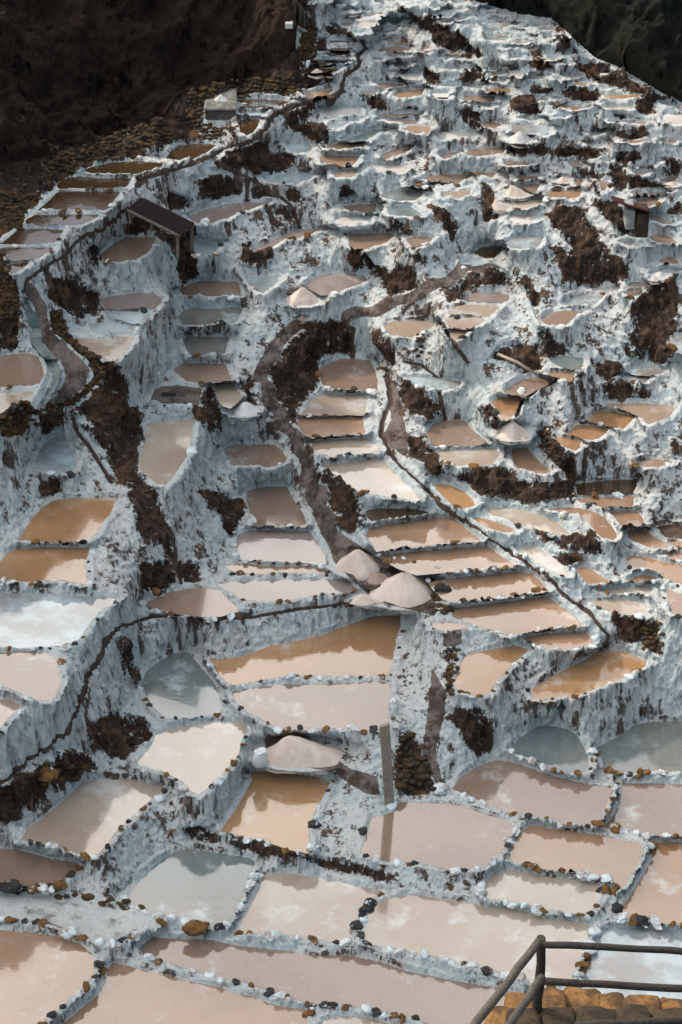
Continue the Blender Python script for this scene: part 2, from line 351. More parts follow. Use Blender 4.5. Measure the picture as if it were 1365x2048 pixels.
# trodden grey-pink paths and bare salt-crusted mud
PATHM='''
E0 270,0 420,0 480,60 560,130 620,200 580,320 430,430 300,440 420,330 450,220 400,100 330,40
F0 150,560 220,560 320,720 340,880 460,1010 480,1092 360,1092 270,970 250,850 240,700 180,600
E2 320,280 380,270 430,500 470,700 460,800 360,740 290,660 350,540 330,400
D1 480,0 540,0 600,160 640,260 700,300 740,380 680,420 620,380 560,250 500,120
C1 1240,0 1340,0 1340,80 1240,90
C1 1180,200 1260,350 1240,500 1200,650 1240,830 1200,830 1130,650 1160,400
C1 260,590 380,560 480,560 620,680 740,760 880,800 900,900 830,900 640,780 460,740 300,720
B0 -250,365 640,470 880,520 640,650 430,600 180,525 -250,500
D1 620,320 700,300 850,400 1000,500 1200,640 1200,740 880,660 760,560 640,440
G0 40,560 200,500 340,600 260,700 140,690
G0 400,420 900,330 1280,200 1365,160 1365,200 1100,270 800,350 500,420
F0 0,815 140,825 200,870 60,900 0,900
'''
CHAN=['E2 310,180 330,300 350,400 320,470 290,540 280,640 330,730 390,830 470,900 550,970 620,1040 680,1092',
'D2 15,95 40,130 130,180 240,260 340,330 440,400 520,450 620,510 690,590 760,650 860,720 920,790 960,840 940,890',
'D1 900,660 700,670 500,690 340,715 200,740 0,755','D0 1365,725 1160,750 1000,735 830,738 740,765 640,800 580,870 540,960 490,1050 460,1092','C0 600,20 540,130 500,220 460,300 440,380 390,480 350,560 250,640 150,710 50,790 -100,880',
'F0 870,40 760,150 560,240 500,300 420,380 300,450 200,520 150,570','G1 -250,700 0,620 150,580 300,520 450,440 600,390 690,350 760,280 790,210 900,150 1100,80 1290,40 1365,0',
'H1 300,1080 400,990 450,930 440,870 460,790 600,700 630,640 610,570 700,490 600,420 540,370 450,300 340,250',
'E3 270,395 390,340 530,270','E3 265,400 235,520','E3 690,225 600,295','E0 500,530 530,620 600,700 680,830 760,960','D0 720,90 800,200 900,270 950,340 960,420 990,560','E2 450,140 560,160 660,240 700,450','F2 700,840 760,950 850,1060 880,1092','G1 610,680 600,870','F1 620,40 680,160','G1 380,570 620,680 870,830 960,900 1020,1080','F2 30,820 90,870 80,960 90,1092','E2 700,440 720,540']
WATERCH=['F0 150,570 190,650 215,740 240,850 250,950 290,1020 350,1092','E0 270,40 330,110 370,190 360,260 320,350 260,440']
FOOT=['F1 850,850 770,930 700,1000 690,1092','E1 740,0 620,180 600,260 650,400 720,540 800,650 870,780 900,860 930,1000 940,1092','D1 560,60 600,200 640,330','F2 850,470 700,560 560,620 400,690 330,720 150,770 50,790']
HILLL='Z -400,-400 600,-400 604,-60 600,20 592,50 590,100 560,130 530,150 430,165 350,190 330,225 250,260 150,300 80,315 0,330 -400,360'
HILLR='Z 930,-400 940,0 975,8 1010,20 1050,30 1100,35 1125,55 1150,80 1190,115 1230,130 1290,165 1340,195 1365,205 2000,250 2000,-400'
F_PX=5200.; CX=682.5; CY=1024.; PITCH=math.radians(33.); CAM_H=29.2
RNG=random.Random(7); NR=np.random.RandomState(3)
# ---------------------------------------------------------------- camera, sky, sun, exposure
sc=bpy.context.scene
cam=bpy.data.cameras.new('camera'); camo=bpy.data.objects.new('camera',cam); sc.collection.objects.link(camo)
camo.location=(0,0,CAM_H); camo.rotation_euler=(math.pi/2-PITCH,0,0)
cam.sensor_fit='VERTICAL'; cam.sensor_height=36.; cam.lens=F_PX/2048*36.; cam.clip_start=.1; cam.clip_end=5000
sc.camera=camo
SUN_EL=math.radians(SUN_E); SUN_AZ=math.radians(SUN_A)      # azimuth measured from +Y towards +X
w=bpy.data.worlds.new('World'); sc.world=w; w.use_nodes=True
nt=w.node_tree; nt.nodes.clear()
def WN(t,**k):
    n=nt.nodes.new(t)
    for a,b in k.items(): setattr(n,a,b)
    return n
out=WN('ShaderNodeOutputWorld'); bg=WN('ShaderNodeBackground'); bg.inputs[1].default_value=SKY_S
sky=WN('ShaderNodeTexSky',sky_type='NISHITA',sun_disc=False,sun_elevation=SUN_EL,sun_rotation=SUN_AZ,air_density=1.,dust_density=2.)
tc=WN('ShaderNodeTexCoord'); mp=WN('ShaderNodeMapping'); mp.inputs['Scale'].default_value=(1,1,2.6)
nz=WN('ShaderNodeTexNoise'); nz.inputs['Scale'].default_value=1.9; nz.inputs['Detail'].default_value=7; nz.inputs['Roughness'].default_value=.6
rp=WN('ShaderNodeValToRGB'); rp.color_ramp.elements[0].position=.40; rp.color_ramp.elements[1].position=.56
cl=WN('ShaderNodeMixRGB'); cl.inputs[2].default_value=CLOUD
nt.links.new(tc.outputs['Generated'],mp.inputs[0]); nt.links.new(mp.outputs[0],nz.inputs['Vector']); nt.links.new(nz.outputs[0],rp.inputs[0])
sdv=(math.sin(SUN_AZ)*math.cos(SUN_EL),math.cos(SUN_AZ)*math.cos(SUN_EL),math.sin(SUN_EL))
dt=WN('ShaderNodeVectorMath',operation='DOT_PRODUCT'); dt.inputs[1].default_value=sdv; nt.links.new(tc.outputs['Generated'],dt.inputs[0])
fw=WN('ShaderNodeMapRange',interpolation_type='SMOOTHSTEP'); nt.links.new(dt.outputs['Value'],fw.inputs[0])
for k_,v_ in ((1,-.2),(2,1.),(3,CLOUD_LO),(4,CLOUD_HI)): fw.inputs[k_].default_value=v_
cw=WN('ShaderNodeMixRGB'); cw.inputs[1].default_value=CLOUD; cw.inputs[2].default_value=CLOUDW
f2=WN('ShaderNodeMapRange',interpolation_type='SMOOTHSTEP'); nt.links.new(dt.outputs['Value'],f2.inputs[0]); f2.inputs[1].default_value=-.2; f2.inputs[2].default_value=1.
nt.links.new(f2.outputs[0],cw.inputs[0]); cs=WN('ShaderNodeVectorMath',operation='SCALE'); nt.links.new(cw.outputs[0],cs.inputs[0]); nt.links.new(fw.outputs[0],cs.inputs['Scale']); nt.links.new(cs.outputs[0],cl.inputs[2])
nt.links.new(rp.outputs[0],cl.inputs[0]); nt.links.new(sky.outputs[0],cl.inputs[1]); nt.links.new(cl.outputs[0],bg.inputs[0]); nt.links.new(bg.outputs[0],out.inputs[0])
sl=bpy.data.lights.new('sun','SUN'); sl.energy=SUN_P; sl.angle=math.radians(SUN_ANG); sl.color=(1,.86,.70)
so=bpy.data.objects.new('sun',sl); sc.collection.objects.link(so)
sd=Vector((math.sin(SUN_AZ)*math.cos(SUN_EL),math.cos(SUN_AZ)*math.cos(SUN_EL),math.sin(SUN_EL)))
so.rotation_euler=(-sd).to_track_quat('-Z','Y').to_euler(); so.location=(0,30,60)
sc.view_settings.view_transform='Standard'; sc.view_settings.look='None'; sc.view_settings.exposure=EXPO; sc.view_settings.gamma=1
sc.render.engine='CYCLES'
COL=sc.collection
# ---------------------------------------------------------------- helpers
def P(line):
    t=line.split(); c=CR[t[0]]; return [(c[0]+float(a.split(',')[0])/c[2],c[1]+float(a.split(',')[1])/c[2]) for a in t[1:] if ',' in a]
def lines(s): return [q for q in s.split('\n') if q.strip()]
def fill(mask,poly,val,X,Y):
    p=np.array(poly); x0,y0=p.min(0)-2; x1,y1=p.max(0)+2
    xs=np.where((X>=x0)&(X<=x1))[0]; ys=np.where((Y>=y0)&(Y<=y1))[0]
    if not len(xs) or not len(ys): return
    gx,gy=np.meshgrid(X[xs],Y[ys]); ins=np.zeros(gx.shape,bool)
    for i in range(len(p)):
        ax,ay=p[i]; bx,by=p[i-1]
        if ay==by: continue
        ins^=((ay>gy)!=(by>gy))&(gx<(bx-ax)*(gy-ay)/(by-ay)+ax)
    mask[ys[0]:ys[-1]+1,xs[0]:xs[-1]+1][ins]=val
def hsh(i,j,k,s):
    n=(i*73856093)^(j*19349663)^(k*83492791)^(s*2654435761&0x7fffffff)
    n=(n^(n>>13))*1274126177; n=n^(n>>16); return (n&0xffff)/32767.5-1.
def vnoise(p,s=0):
    q=np.floor(p).astype(np.int64); f=p-q; f=f*f*(3-2*f); r=0
    for dx in (0,1):
        for dy in (0,1):
            for dz in (0,1):
                r=r+hsh(q[:,0]+dx,q[:,1]+dy,q[:,2]+dz,s)*(f[:,0] if dx else 1-f[:,0])*(f[:,1] if dy else 1-f[:,1])*(f[:,2] if dz else 1-f[:,2])
    return r
def fbm(p,o=3,s=0):
    r=0;a=1.
    for k in range(o): r=r+a*vnoise(p*2.03**k+k*17.3,s+k); a*=.5
    return r
def ss(x,a,b):
    t=np.clip((x-a)/(b-a),0,1); return t*t*(3-2*t)
def link(name,me,mat=None,parent=None,loc=None):
    if mat is not None and not me.materials: me.materials.append(mat)
    o=bpy.data.objects.new(name,me); COL.objects.link(o)
    if parent is not None: o.parent=parent
    if loc is not None: o.location=loc
    return o
def thing(name,label,cat,loc=(0,0,0),group=None):
    o=bpy.data.objects.new(name,None); COL.objects.link(o); o.location=loc; o.empty_display_size=.3
    o['label']=label; o['category']=cat
    if group: o['group']=group
    return o
def tag(o,label,cat,group=None):
    o['label']=label; o['category']=cat
    if group: o['group']=group
    return o
def ray(u,v):
    a=(u-CX)/F_PX; b=(CY-v)/F_PX
    return Vector((a, math.cos(PITCH)+b*math.sin(PITCH), -math.sin(PITCH)+b*math.cos(PITCH)))
def on_plane(u,v,z):
    d=ray(u,v); t=(z-CAM_H)/d.z; return Vector((0,0,CAM_H))+d*t
def at_depth(u,v,t): return Vector((0,0,CAM_H))+ray(u,v)*t
# ---------------------------------------------------------------- materials
class NT:
    def __init__(s,name):
        s.m=bpy.data.materials.new(name); s.m.use_nodes=True; s.t=s.m.node_tree; s.b=s.t.nodes['Principled BSDF']
    def n(s,t,ins={},**k):
        n=s.t.nodes.new(t)
        for a,b in k.items(): setattr(n,a,b)
        for a,b in ins.items():
            if hasattr(b,'is_output') or isinstance(b,bpy.types.NodeSocket): s.t.links.new(b,n.inputs[a])
            else: n.inputs[a].default_value=b
        return n
    def pos(s,sc=(1,1,1)):
        g=s.n('ShaderNodeNewGeometry'); return s.n('ShaderNodeMapping',{0:g.outputs['Position'],'Scale':sc}).outputs[0]
    def opos(s,sc=(1,1,1)):
        g=s.n('ShaderNodeTexCoord'); i=s.n('ShaderNodeObjectInfo')
        a=s.n('ShaderNodeVectorMath',{0:g.outputs['Object'],1:i.outputs['Random']},operation='ADD')
        return s.n('ShaderNodeMapping',{0:a.outputs[0],'Scale':sc}).outputs[0]
    def noise(s,v,scale,detail=6,rough=.6): return s.n('ShaderNodeTexNoise',{'Vector':v,'Scale':scale,'Detail':detail,'Roughness':rough}).outputs[0]
    def ramp(s,f,a,b,ca=0.,cb=1.):
        return s.n('ShaderNodeMapRange',{0:f,1:a,2:b,3:ca,4:cb},interpolation_type='SMOOTHSTEP').outputs[0]
    def mix(s,f,a,b):
        n=s.n('ShaderNodeMixRGB',{0:f})
        for i,c in ((1,a),(2,b)):
            if isinstance(c,tuple): n.inputs[i].default_value=(*c,1)
            else: s.t.links.new(c,n.inputs[i])
        return n.outputs[0]
    def math(s,op,a,b=0.): return s.n('ShaderNodeMath',{0:a,1:b},operation=op).outputs[0]
    def bump(s,h,st,dist,nrm=None):
        d={'Height':h,'Strength':st,'Distance':dist}
        if nrm is not None: d['Normal']=nrm
        return s.n('ShaderNodeBump',d).outputs[0]
    def fin(s,col,rough,nrm=None,**k):
        for key,val in (('Base Color',col),('Roughness',rough)):
            if isinstance(val,tuple): s.b.inputs[key].default_value=(*val,1)
            elif isinstance(val,(int,float)): s.b.inputs[key].default_value=val
            else: s.t.links.new(val,s.b.inputs[key])
        if nrm is not None: s.t.links.new(nrm,s.b.inputs['Normal'])
        for a,b in k.items(): s.b.inputs[a.replace('_',' ')].default_value=b
        return s.m
def mat_terrain():
    s=NT('salt_crust_and_earth'); p=s.pos()
    at=s.n('ShaderNodeAttribute',attribute_name='mask'); sep=s.n('ShaderNodeSeparateColor',{0:at.outputs['Color']})
    E,G,B=sep.outputs; D=at.outputs['Alpha']
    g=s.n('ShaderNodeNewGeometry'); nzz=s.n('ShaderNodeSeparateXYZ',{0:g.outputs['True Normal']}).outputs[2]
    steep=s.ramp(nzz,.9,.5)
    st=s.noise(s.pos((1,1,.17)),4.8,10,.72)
    big=s.noise(p,.55,5,.6); mid=s.noise(p,2.6,7,.65); fine=s.noise(p,17,5,.7)
    flat=s.ramp(nzz,.72,.95)
    salt=s.mix(s.ramp(big,.42,.62),SALT_A,SALT_B)
    salt=s.mix(s.math('MULTIPLY',s.ramp(mid,.5,.7),.8),salt,SALT_C)
    salt=s.mix(s.math('MULTIPLY',flat,.65),salt,SALT_T)
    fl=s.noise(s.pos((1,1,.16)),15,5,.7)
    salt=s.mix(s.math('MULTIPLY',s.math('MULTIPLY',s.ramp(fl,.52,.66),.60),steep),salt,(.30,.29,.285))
    salt=s.mix(s.math('MULTIPLY',s.ramp(fine,.54,.72),.30),salt,(.42,.41,.41))
    stain=s.ramp(s.math('ADD',st,s.math('MULTIPLY',s.math('SUBTRACT',big,.5),.75)),.56,.61)
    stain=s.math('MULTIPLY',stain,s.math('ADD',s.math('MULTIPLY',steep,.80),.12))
    br=s.mix(s.ramp(fine,.4,.62),(.032,.020,.015),(.17,.10,.065))
    c=s.mix(stain,salt,br)
    cr=s.noise(s.pos((1,1,.26)),11,6,.75)
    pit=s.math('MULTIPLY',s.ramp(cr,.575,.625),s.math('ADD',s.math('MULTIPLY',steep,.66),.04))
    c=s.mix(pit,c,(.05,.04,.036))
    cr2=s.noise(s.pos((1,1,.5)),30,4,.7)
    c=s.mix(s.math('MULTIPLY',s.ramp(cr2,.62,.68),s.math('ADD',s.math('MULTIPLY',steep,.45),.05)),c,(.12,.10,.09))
    # trodden mud and path
    pm=s.mix(s.ramp(mid,.42,.6),(.27,.22,.20),(.105,.088,.082)); pm=s.mix(s.math('MULTIPLY',s.ramp(fine,.52,.68),.7),pm,(.42,.40,.39))
    gg=s.ramp(s.math('ADD',G,s.math('MULTIPLY',s.math('SUBTRACT',mid,.5),1.1)),.36,.62); c=s.mix(gg,c,pm)
    # brown earth with ragged salt edges
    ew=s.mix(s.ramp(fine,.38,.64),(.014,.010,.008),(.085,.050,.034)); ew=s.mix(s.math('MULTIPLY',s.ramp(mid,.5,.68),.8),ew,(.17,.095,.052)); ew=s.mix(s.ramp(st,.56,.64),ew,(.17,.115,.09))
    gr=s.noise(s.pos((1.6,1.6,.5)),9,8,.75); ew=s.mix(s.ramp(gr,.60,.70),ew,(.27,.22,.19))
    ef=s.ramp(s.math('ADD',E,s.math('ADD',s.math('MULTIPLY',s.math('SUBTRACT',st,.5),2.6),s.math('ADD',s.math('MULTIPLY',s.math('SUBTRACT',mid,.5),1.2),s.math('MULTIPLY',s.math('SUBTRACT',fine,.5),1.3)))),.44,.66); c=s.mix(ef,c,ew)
    mo=s.mix(s.ramp(mid,.42,.62),(.030,.020,.014),(.17,.09,.026)); mo=s.mix(s.ramp(fine,.56,.66),mo,(.03,.022,.018))
    mf=s.ramp(s.math('ADD',B,s.math('MULTIPLY',s.math('SUBTRACT',mid,.5),.8)),.42,.6); c=s.mix(mf,c,mo)
    c=s.mix(s.ramp(s.math('ADD',D,s.math('MULTIPLY',s.math('SUBTRACT',mid,.5),.6)),.45,.6),c,(.13,.09,.072))
    h=s.math('ADD',s.math('MULTIPLY',cr,.6),s.math('MULTIPLY',fine,.5)); h=s.math('ADD',h,s.math('MULTIPLY',st,1.4))
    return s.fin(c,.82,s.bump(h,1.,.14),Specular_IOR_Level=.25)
def mat_hill(name,a,b,cc):
    s=NT(name); p=s.pos(); m=s.noise(p,.35,8,.65); f=s.noise(s.pos((1,1,.5)),2.4,9,.75)
    c=s.mix(s.ramp(m,.4,.62),a,b); c=s.mix(s.ramp(f,.56,.72),c,cc); c=s.mix(s.ramp(f,.48,.36),c,(.008,.007,.006))
    return s.fin(c,1.,s.bump(f,1.,.5),Specular_IOR_Level=.05)
WATERS={ # murky colour, second colour, salt-film threshold
'o':((.36,.205,.095),(.27,.15,.07),.58),'t':((.32,.20,.125),(.25,.155,.098),.62),'m':((.24,.165,.125),(.20,.14,.105),.60),
'w':((.37,.31,.25),(.30,.225,.17),.54),'g':((.13,.17,.175),(.17,.165,.145),.58),'s':((.26,.34,.37),(.22,.20,.19),.46),
'c':((.52,.51,.49),(.38,.31,.26),.46),'p':((.20,.155,.142),(.25,.20,.185),.60),'b':((.075,.042,.020),(.048,.029,.016),.74)}
def mat_water(k):
    a,b,th=WATERS[k]; s=NT('brine_'+{'o':'orange','t':'tan','m':'mauve','c':'dry_crust','w':'milky','g':'grey','s':'crusted','p':'pinkish','b':'brown'}[k])
    p=s.pos(); m=s.noise(p,.42,4,.5); d=s.noise(p,1.15,6,.62); f=s.noise(p,9,6,.7); ff=s.noise(p,42,4,.7)
    c=s.mix(s.ramp(m,.38,.62),a,b)
    film=s.ramp(s.math('ADD',d,s.math('MULTIPLY',s.math('SUBTRACT',f,.5),.25)),th-.03,th+.17)
    film=s.math('MULTIPLY',film,.62)
    c=s.mix(film,c,(.50,.62,.68) if k in 'sg' else (.56,.60,.61) if k!='b' else (.25,.19,.14))
    c=s.mix(s.math('MULTIPLY',s.ramp(ff,.52,.75),.35),c,(.62,.55,.5) if k!='b' else (.16,.1,.06))
    rough=s.math('ADD',s.math('MULTIPLY',film,.16),.5 if k=='c' else W_ROUGH)
    nb=s.bump(s.noise(s.pos((1,3,1)),7,3,.5),.06,.02); nb=s.bump(ff,.12,.004,nb)
    return s.fin(c,rough,nb,IOR=W_IOR,Coat_Weight=0. if k=='c' else W_COAT,Coat_Roughness=.015,Coat_IOR=1.6)
def mat_salt(name,a,b,bs=40,dist=.01):
    s=NT(name); p=s.pos(); m=s.noise(p,3,6,.6); f=s.noise(p,bs,6,.7)
    return s.fin(s.mix(s.ramp(m,.38,.62),a,b),.85,s.bump(f,.7,dist),Specular_IOR_Level=.3)
def mat_stone(name,a,b,salt):
    s=NT(name); p=s.pos(); m=s.noise(p,6,7,.65); f=s.noise(p,26,6,.7)
    c=s.mix(s.ramp(m,.40,.6),a,b); c=s.mix(s.ramp(f,.5,.68),c,tuple(x*.35 for x in a))
    g=s.n('ShaderNodeNewGeometry'); q=s.noise(p,5,6,.7)
    c=s.mix(s.ramp(q,salt,salt+.06),c,(.60,.67,.70))
    return s.fin(c,.9,s.bump(s.math('ADD',f,m),.7,.02),Specular_IOR_Level=.2)
def mat_wood(name,a,b,sc=(1,1,1)):
    s=NT(name); f=s.noise(s.opos(sc),9,8,.7); m=s.noise(s.opos(),3,4,.6)
    c=s.mix(s.ramp(f,.38,.66),a,b); c=s.mix(s.ramp(m,.55,.75),c,tuple(x*.5 for x in a))
    return s.fin(c,.85,s.bump(f,.6,.008),Specular_IOR_Level=.2)
M_T=mat_terrain(); MW={k:mat_water(k) for k in WATERS}
M_HL=mat_hill('shaded_brown_scrub',(.050,.036,.029),(.085,.056,.042),(.17,.11,.08))
M_HR=mat_hill('dark_green_scrub',(.030,.034,.030),(.044,.044,.031),(.10,.082,.040))
M_FAR=mat_hill('far_scrub',(.035,.028,.018),(.05,.04,.025),(.09,.065,.04))
M_HEAP=mat_salt('heaped_salt',(.70,.59,.52),(.58,.48,.42),60,.02); M_HEAPW=mat_salt('white_heaped_salt',(.64,.64,.63),(.52,.50,.49),60,.02); M_HEAPB=mat_salt('brown_heaped_salt',(.38,.28,.235),(.31,.23,.19),60,.02)
M_HEAPG=mat_salt('grey_heaped_salt',(.62,.62,.62),(.47,.44,.43))
M_CR=mat_stone('salt_crust_lump',SALT_A,tuple(x*.8 for x in SALT_C),.42)
M_ST=[M_CR,mat_stone('ochre_stone',(.20,.105,.035),(.10,.055,.028),.60),mat_stone('dark_stone',(.055,.05,.047),(.03,.03,.032),.58),mat_stone('crusted_stone',(.60,.64,.66),(.36,.30,.26),.50)]
M_WL=mat_stone('rubble_ochre',(.10,.060,.026),(.045,.030,.017),.82); M_WD=mat_stone('rubble_dark',(.07,.05,.03),(.035,.028,.022),.72)
# ---------------------------------------------------------------- read the layout of the pans
pans=[]
for l in lines(PANS): pans.append((l.split()[1],P(l)))
for k,L in THIN.items():
    x0,y0,s=CR[k]
    for i,(a,b,c,d) in enumerate(L): pans.append(('cccwo'[i%5],[(x0+a/s,y0+d/s),(x0+(a+6)/s,y0+c/s),(x0+(b)/s,y0+c/s),(x0+(b-8)/s,y0+d/s)]))
def add_terraces():
    x_=np.arange(600,1400,2.); y_=np.arange(0,640,1.); m=np.zeros((len(y_),len(x_)),bool)
    for c,p in pans: fill(m,p,True,x_,y_)
    for l in lines(EARTH+PATHM)+[HILLL,HILLR]: fill(m,P(l),True,x_,y_)
    for l in FOOT+CHAN:
        p=P(l)
        for a,b in zip(p[:-1],p[1:]): fill(m,[(a[0]-8,a[1]-5),(b[0]-8,b[1]-5),(b[0]+8,b[1]+5),(a[0]+8,a[1]+5)],True,x_,y_)
    r=random.Random(11); v=6.
    while v<600:
        sc_=1+v/330.; u=640+r.uniform(0,30)
        while u<1370:
            w_=r.uniform(38,78)*(.75+.25*sc_); h_=r.uniform(6.5,10)*sc_*(1 if v<330 else .8); vv=v+r.uniform(-3,3)
            i0,i1=int(max(vv-2.5*sc_,0)),int(vv+h_+4.5*sc_); j0,j1=int((u-5-600)/2),int((u+w_+5-600)/2)
            if i1<len(y_) and j1<len(x_) and not m[i0:i1,j0:j1].any():
                k=r.uniform(-.08,.08); sh=r.uniform(4,14)
                pts=[(u,vv+h_*.9),(u+sh*.5,vv+h_*.3),(u+sh,vv),(u+w_*.6,vv+k*w_*.3-1),(u+w_,vv+k*w_),(u+w_-3,vv+h_*.5+k*w_),(u+w_-sh*.6,vv+h_+k*w_),(u+w_*.4,vv+h_*1.1)]
                pans.append((r.choice('csmtwsc'),pts)); fill(m,[(q[0],q[1]+dy) for q,dy in zip(pts,[5,0,-3,-3,-3,5,7,7])],True,x_,y_); u+=w_
            u+=r.uniform(6,16)
        v+=7*sc_
add_terraces()
NP=len(pans); print('pans',NP)
def slope(v):
    a=(v-CY)/F_PX; return (math.sin(PITCH)+a*math.cos(PITCH))/(math.cos(PITCH)-a*math.sin(PITCH))
def solve_levels():
    X=np.arange(-100,1466,5.); Y=np.arange(-4,2108,1.)
    M=-np.ones((len(Y),len(X)),int)
    for i,(c,p) in enumerate(pans): fill(M,p,i,X,Y)
    E=np.zeros(M.shape,int)
    for l in lines(EARTH+MOSS): fill(E,P(l),1,X,Y)
    pr={}
    for j in range(len(X)):
        col=M[:,j]; last=-1; lv=0
        for i in np.where(col>=0)[0]:
            c=col[i]
            if c!=last:
                if last>=0: pr.setdefault((last,c),[]).append((Y[lv],Y[i],E[lv+1:i,j].mean() if i>lv+1 else 0))
                last=c
            lv=i
    vc=np.array([np.mean([q[1] for q in p]) for c,p in pans])
    Dv=np.interp(vc,[0,300,600,1024,1500,2048],[90,78,70,60,50,42]); z0=CAM_H-Dv*np.sin(PITCH+np.arctan((vc-CY)/F_PX))
    rows=[];rhs=[]
    for (a,b),L in pr.items():
        L=np.array(L); va,vb=np.median(L[:,0]),np.median(L[:,1]); e=L[:,2].mean(); sa,sb=slope(va),slope(vb)
        G=(CAM_H-z0[a])*(1/sa-1/sb); w_=min(.24,.6*G); bt=.22+e*.7
        wt=math.sqrt(len(L))*sa*3/(1+(vb-va)/150)*(.3 if vb-va>220 else 1)
        r=np.zeros(NP); r[a]=-1/sa-bt; r[b]=1/sb+bt; rows.append(r*wt); rhs.append((w_-CAM_H/sa+CAM_H/sb)*wt)
    for i in range(NP):
        k=8. if vc[i]>1780 else .12
        r=np.zeros(NP); r[i]=k; rows.append(r); rhs.append(k*(0 if vc[i]>1780 else z0[i]))
    return np.linalg.lstsq(np.array(rows),np.array(rhs),rcond=None)[0],vc
LEV,VC=solve_levels()
# ---------------------------------------------------------------- one surface over slope, rims, walls and pan beds
X=np.arange(-180,1546,GX); Y=np.concatenate([np.arange(-130,500,GYT),np.arange(500,2134,GX)])
H_,W_=len(Y),len(X); PX,PY=np.meshgrid(X,Y)
LAB=-np.ones((H_,W_),np.int32)
for i,(c,p) in enumerate(pans): fill(LAB,p,i,X,Y)
HL=np.zeros((H_,W_),bool); fill(HL,P(HILLL),True,X,Y); HR=np.zeros((H_,W_),bool); fill(HR,P(HILLR),True,X,Y)
HL&=LAB<0; HR&=LAB<0
dep_=np.maximum(PITCH+np.arctan((Y-CY)/F_PX),math.radians(5.)); VWy=1/np.sin(dep_); YW=np.concatenate([[0],np.cumsum((VWy[1:]+VWy[:-1])/2*np.diff(Y))])
PYW=np.repeat(YW[:,None],len(X),1)
near=np.full((H_,W_,2),-1,np.int32); ii,jj=np.where(LAB>=0); near[ii,jj,0]=ii; near[ii,jj,1]=jj
best=np.where(LAB>=0,0.,1e18)
st=256
while st>=1:
    for dy in (-st,0,st):
        for dx in (-st,0,st):
            if dx==0 and dy==0: continue
            ys=slice(max(0,dy),H_+min(0,dy)); yd=slice(max(0,-dy),H_+min(0,-dy)); xs=slice(max(0,dx),W_+min(0,dx)); xd=slice(max(0,-dx),W_+min(0,-dx))
            if ys.stop<=ys.start or xs.stop<=xs.start: continue
            cand=near[ys,xs]; ok=cand[...,0]>=0
            d=(X[cand[...,1]]-PX[yd,xd])**2+(YW[cand[...,0]]-PYW[yd,xd])**2
            bb=best[yd,xd]; up=ok&(d<bb)
            bb[up]=d[up]; near[yd,xd][up]=cand[up]
    st//=2
DIST=np.sqrt(best); NY=Y[near[...,0]]; NX=X[near[...,1]]; NL=LAB[near[...,0],near[...,1]]
inside=LAB>=0
A_=(PX-CX)/F_PX; B_=(CY-PY)/F_PX
RX=A_; RY=math.cos(PITCH)+B_*math.sin(PITCH); RZ=-math.sin(PITCH)+B_*math.cos(PITCH)
lev=LEV[NL]; qplane=RZ/(lev-CAM_H)
mpp=1/(np.maximum(qplane,1/200.)*F_PX)
dirdy=(PYW-YW[near[...,0]])/np.maximum(DIST,1e-6)
RIMA=RIM_W*(1+.5*ss(1/np.maximum(qplane,1/200.),48,66)); Rm=np.where(dirdy>-.25,RIMA,RIMA*.3)
fixed=inside|((DIST*mpp<Rm)&~HL&~HR)
Q=np.where(fixed,qplane,0)
# inclined default trend of free hill slopes
Gd=np.zeros((H_,W_))
Gd[HL]=1/(88*F_PX); Gd[HR]=1/(84*F_PX); Gd[(PY<0)&~HL&~HR]=1/(60*F_PX)
def relax(Q,fx,gd,ya,it):
    fr=~fx
    for k in range(it):
        up=np.empty_like(Q); up[1:]=Q[:-1]; up[0]=Q[0]
        dn=np.empty_like(Q); dn[:-1]=Q[1:]; dn[-1]=Q[-1]
        lf=np.empty_like(Q); lf[:,1:]=Q[:,:-1]; lf[:,0]=Q[:,0]
        rt=np.empty_like(Q); rt[:,:-1]=Q[:,1:]; rt[:,-1]=Q[:,-1]
        g=gd*ya[:,None]
        up[1:]+=g[1:]; dn[:-1]-=g[:-1]; 
        n=(up+dn)*.4+(lf+rt)*.1
        Q=np.where(fr,n,Q)
    return Q
def mg(Q,fx,gd,ya,lvl):
    h,w_=Q.shape
    if lvl>0 and min(h,w_)>12:
        h2,w2=(h+1)//2,(w_+1)//2; hp,wp=h2*2-h,w2*2-w_
        pad=lambda a,m='edge':np.pad(a,((0,hp),(0,wp)),m)
        f4=pad(fx.astype(float),'constant').reshape(h2,2,w2,2); q4=pad(Q*fx,'constant').reshape(h2,2,w2,2)
        n=f4.sum((1,3)); qc=np.where(n>0,q4.sum((1,3))/np.maximum(n,1),0)
        gc=pad(gd).reshape(h2,2,w2,2).mean((1,3)); yc=np.pad(ya,(0,hp),'edge').reshape(h2,2).sum(1)
        C=mg(qc,n>0,gc,yc,lvl-1)
        up=np.repeat(np.repeat(C,2,0),2,1)[:h,:w_]; Q=np.where(fx,Q,up)
    else: Q=np.where(fx,Q,Q[fx].mean() if fx.any() else .02)
    return relax(Q,fx,gd,ya,300 if lvl<=2 else 60)
ya=np.gradient(Y)
Q=mg(Q,fixed,Gd,ya,6)
Q=np.maximum(Q,1/400.)
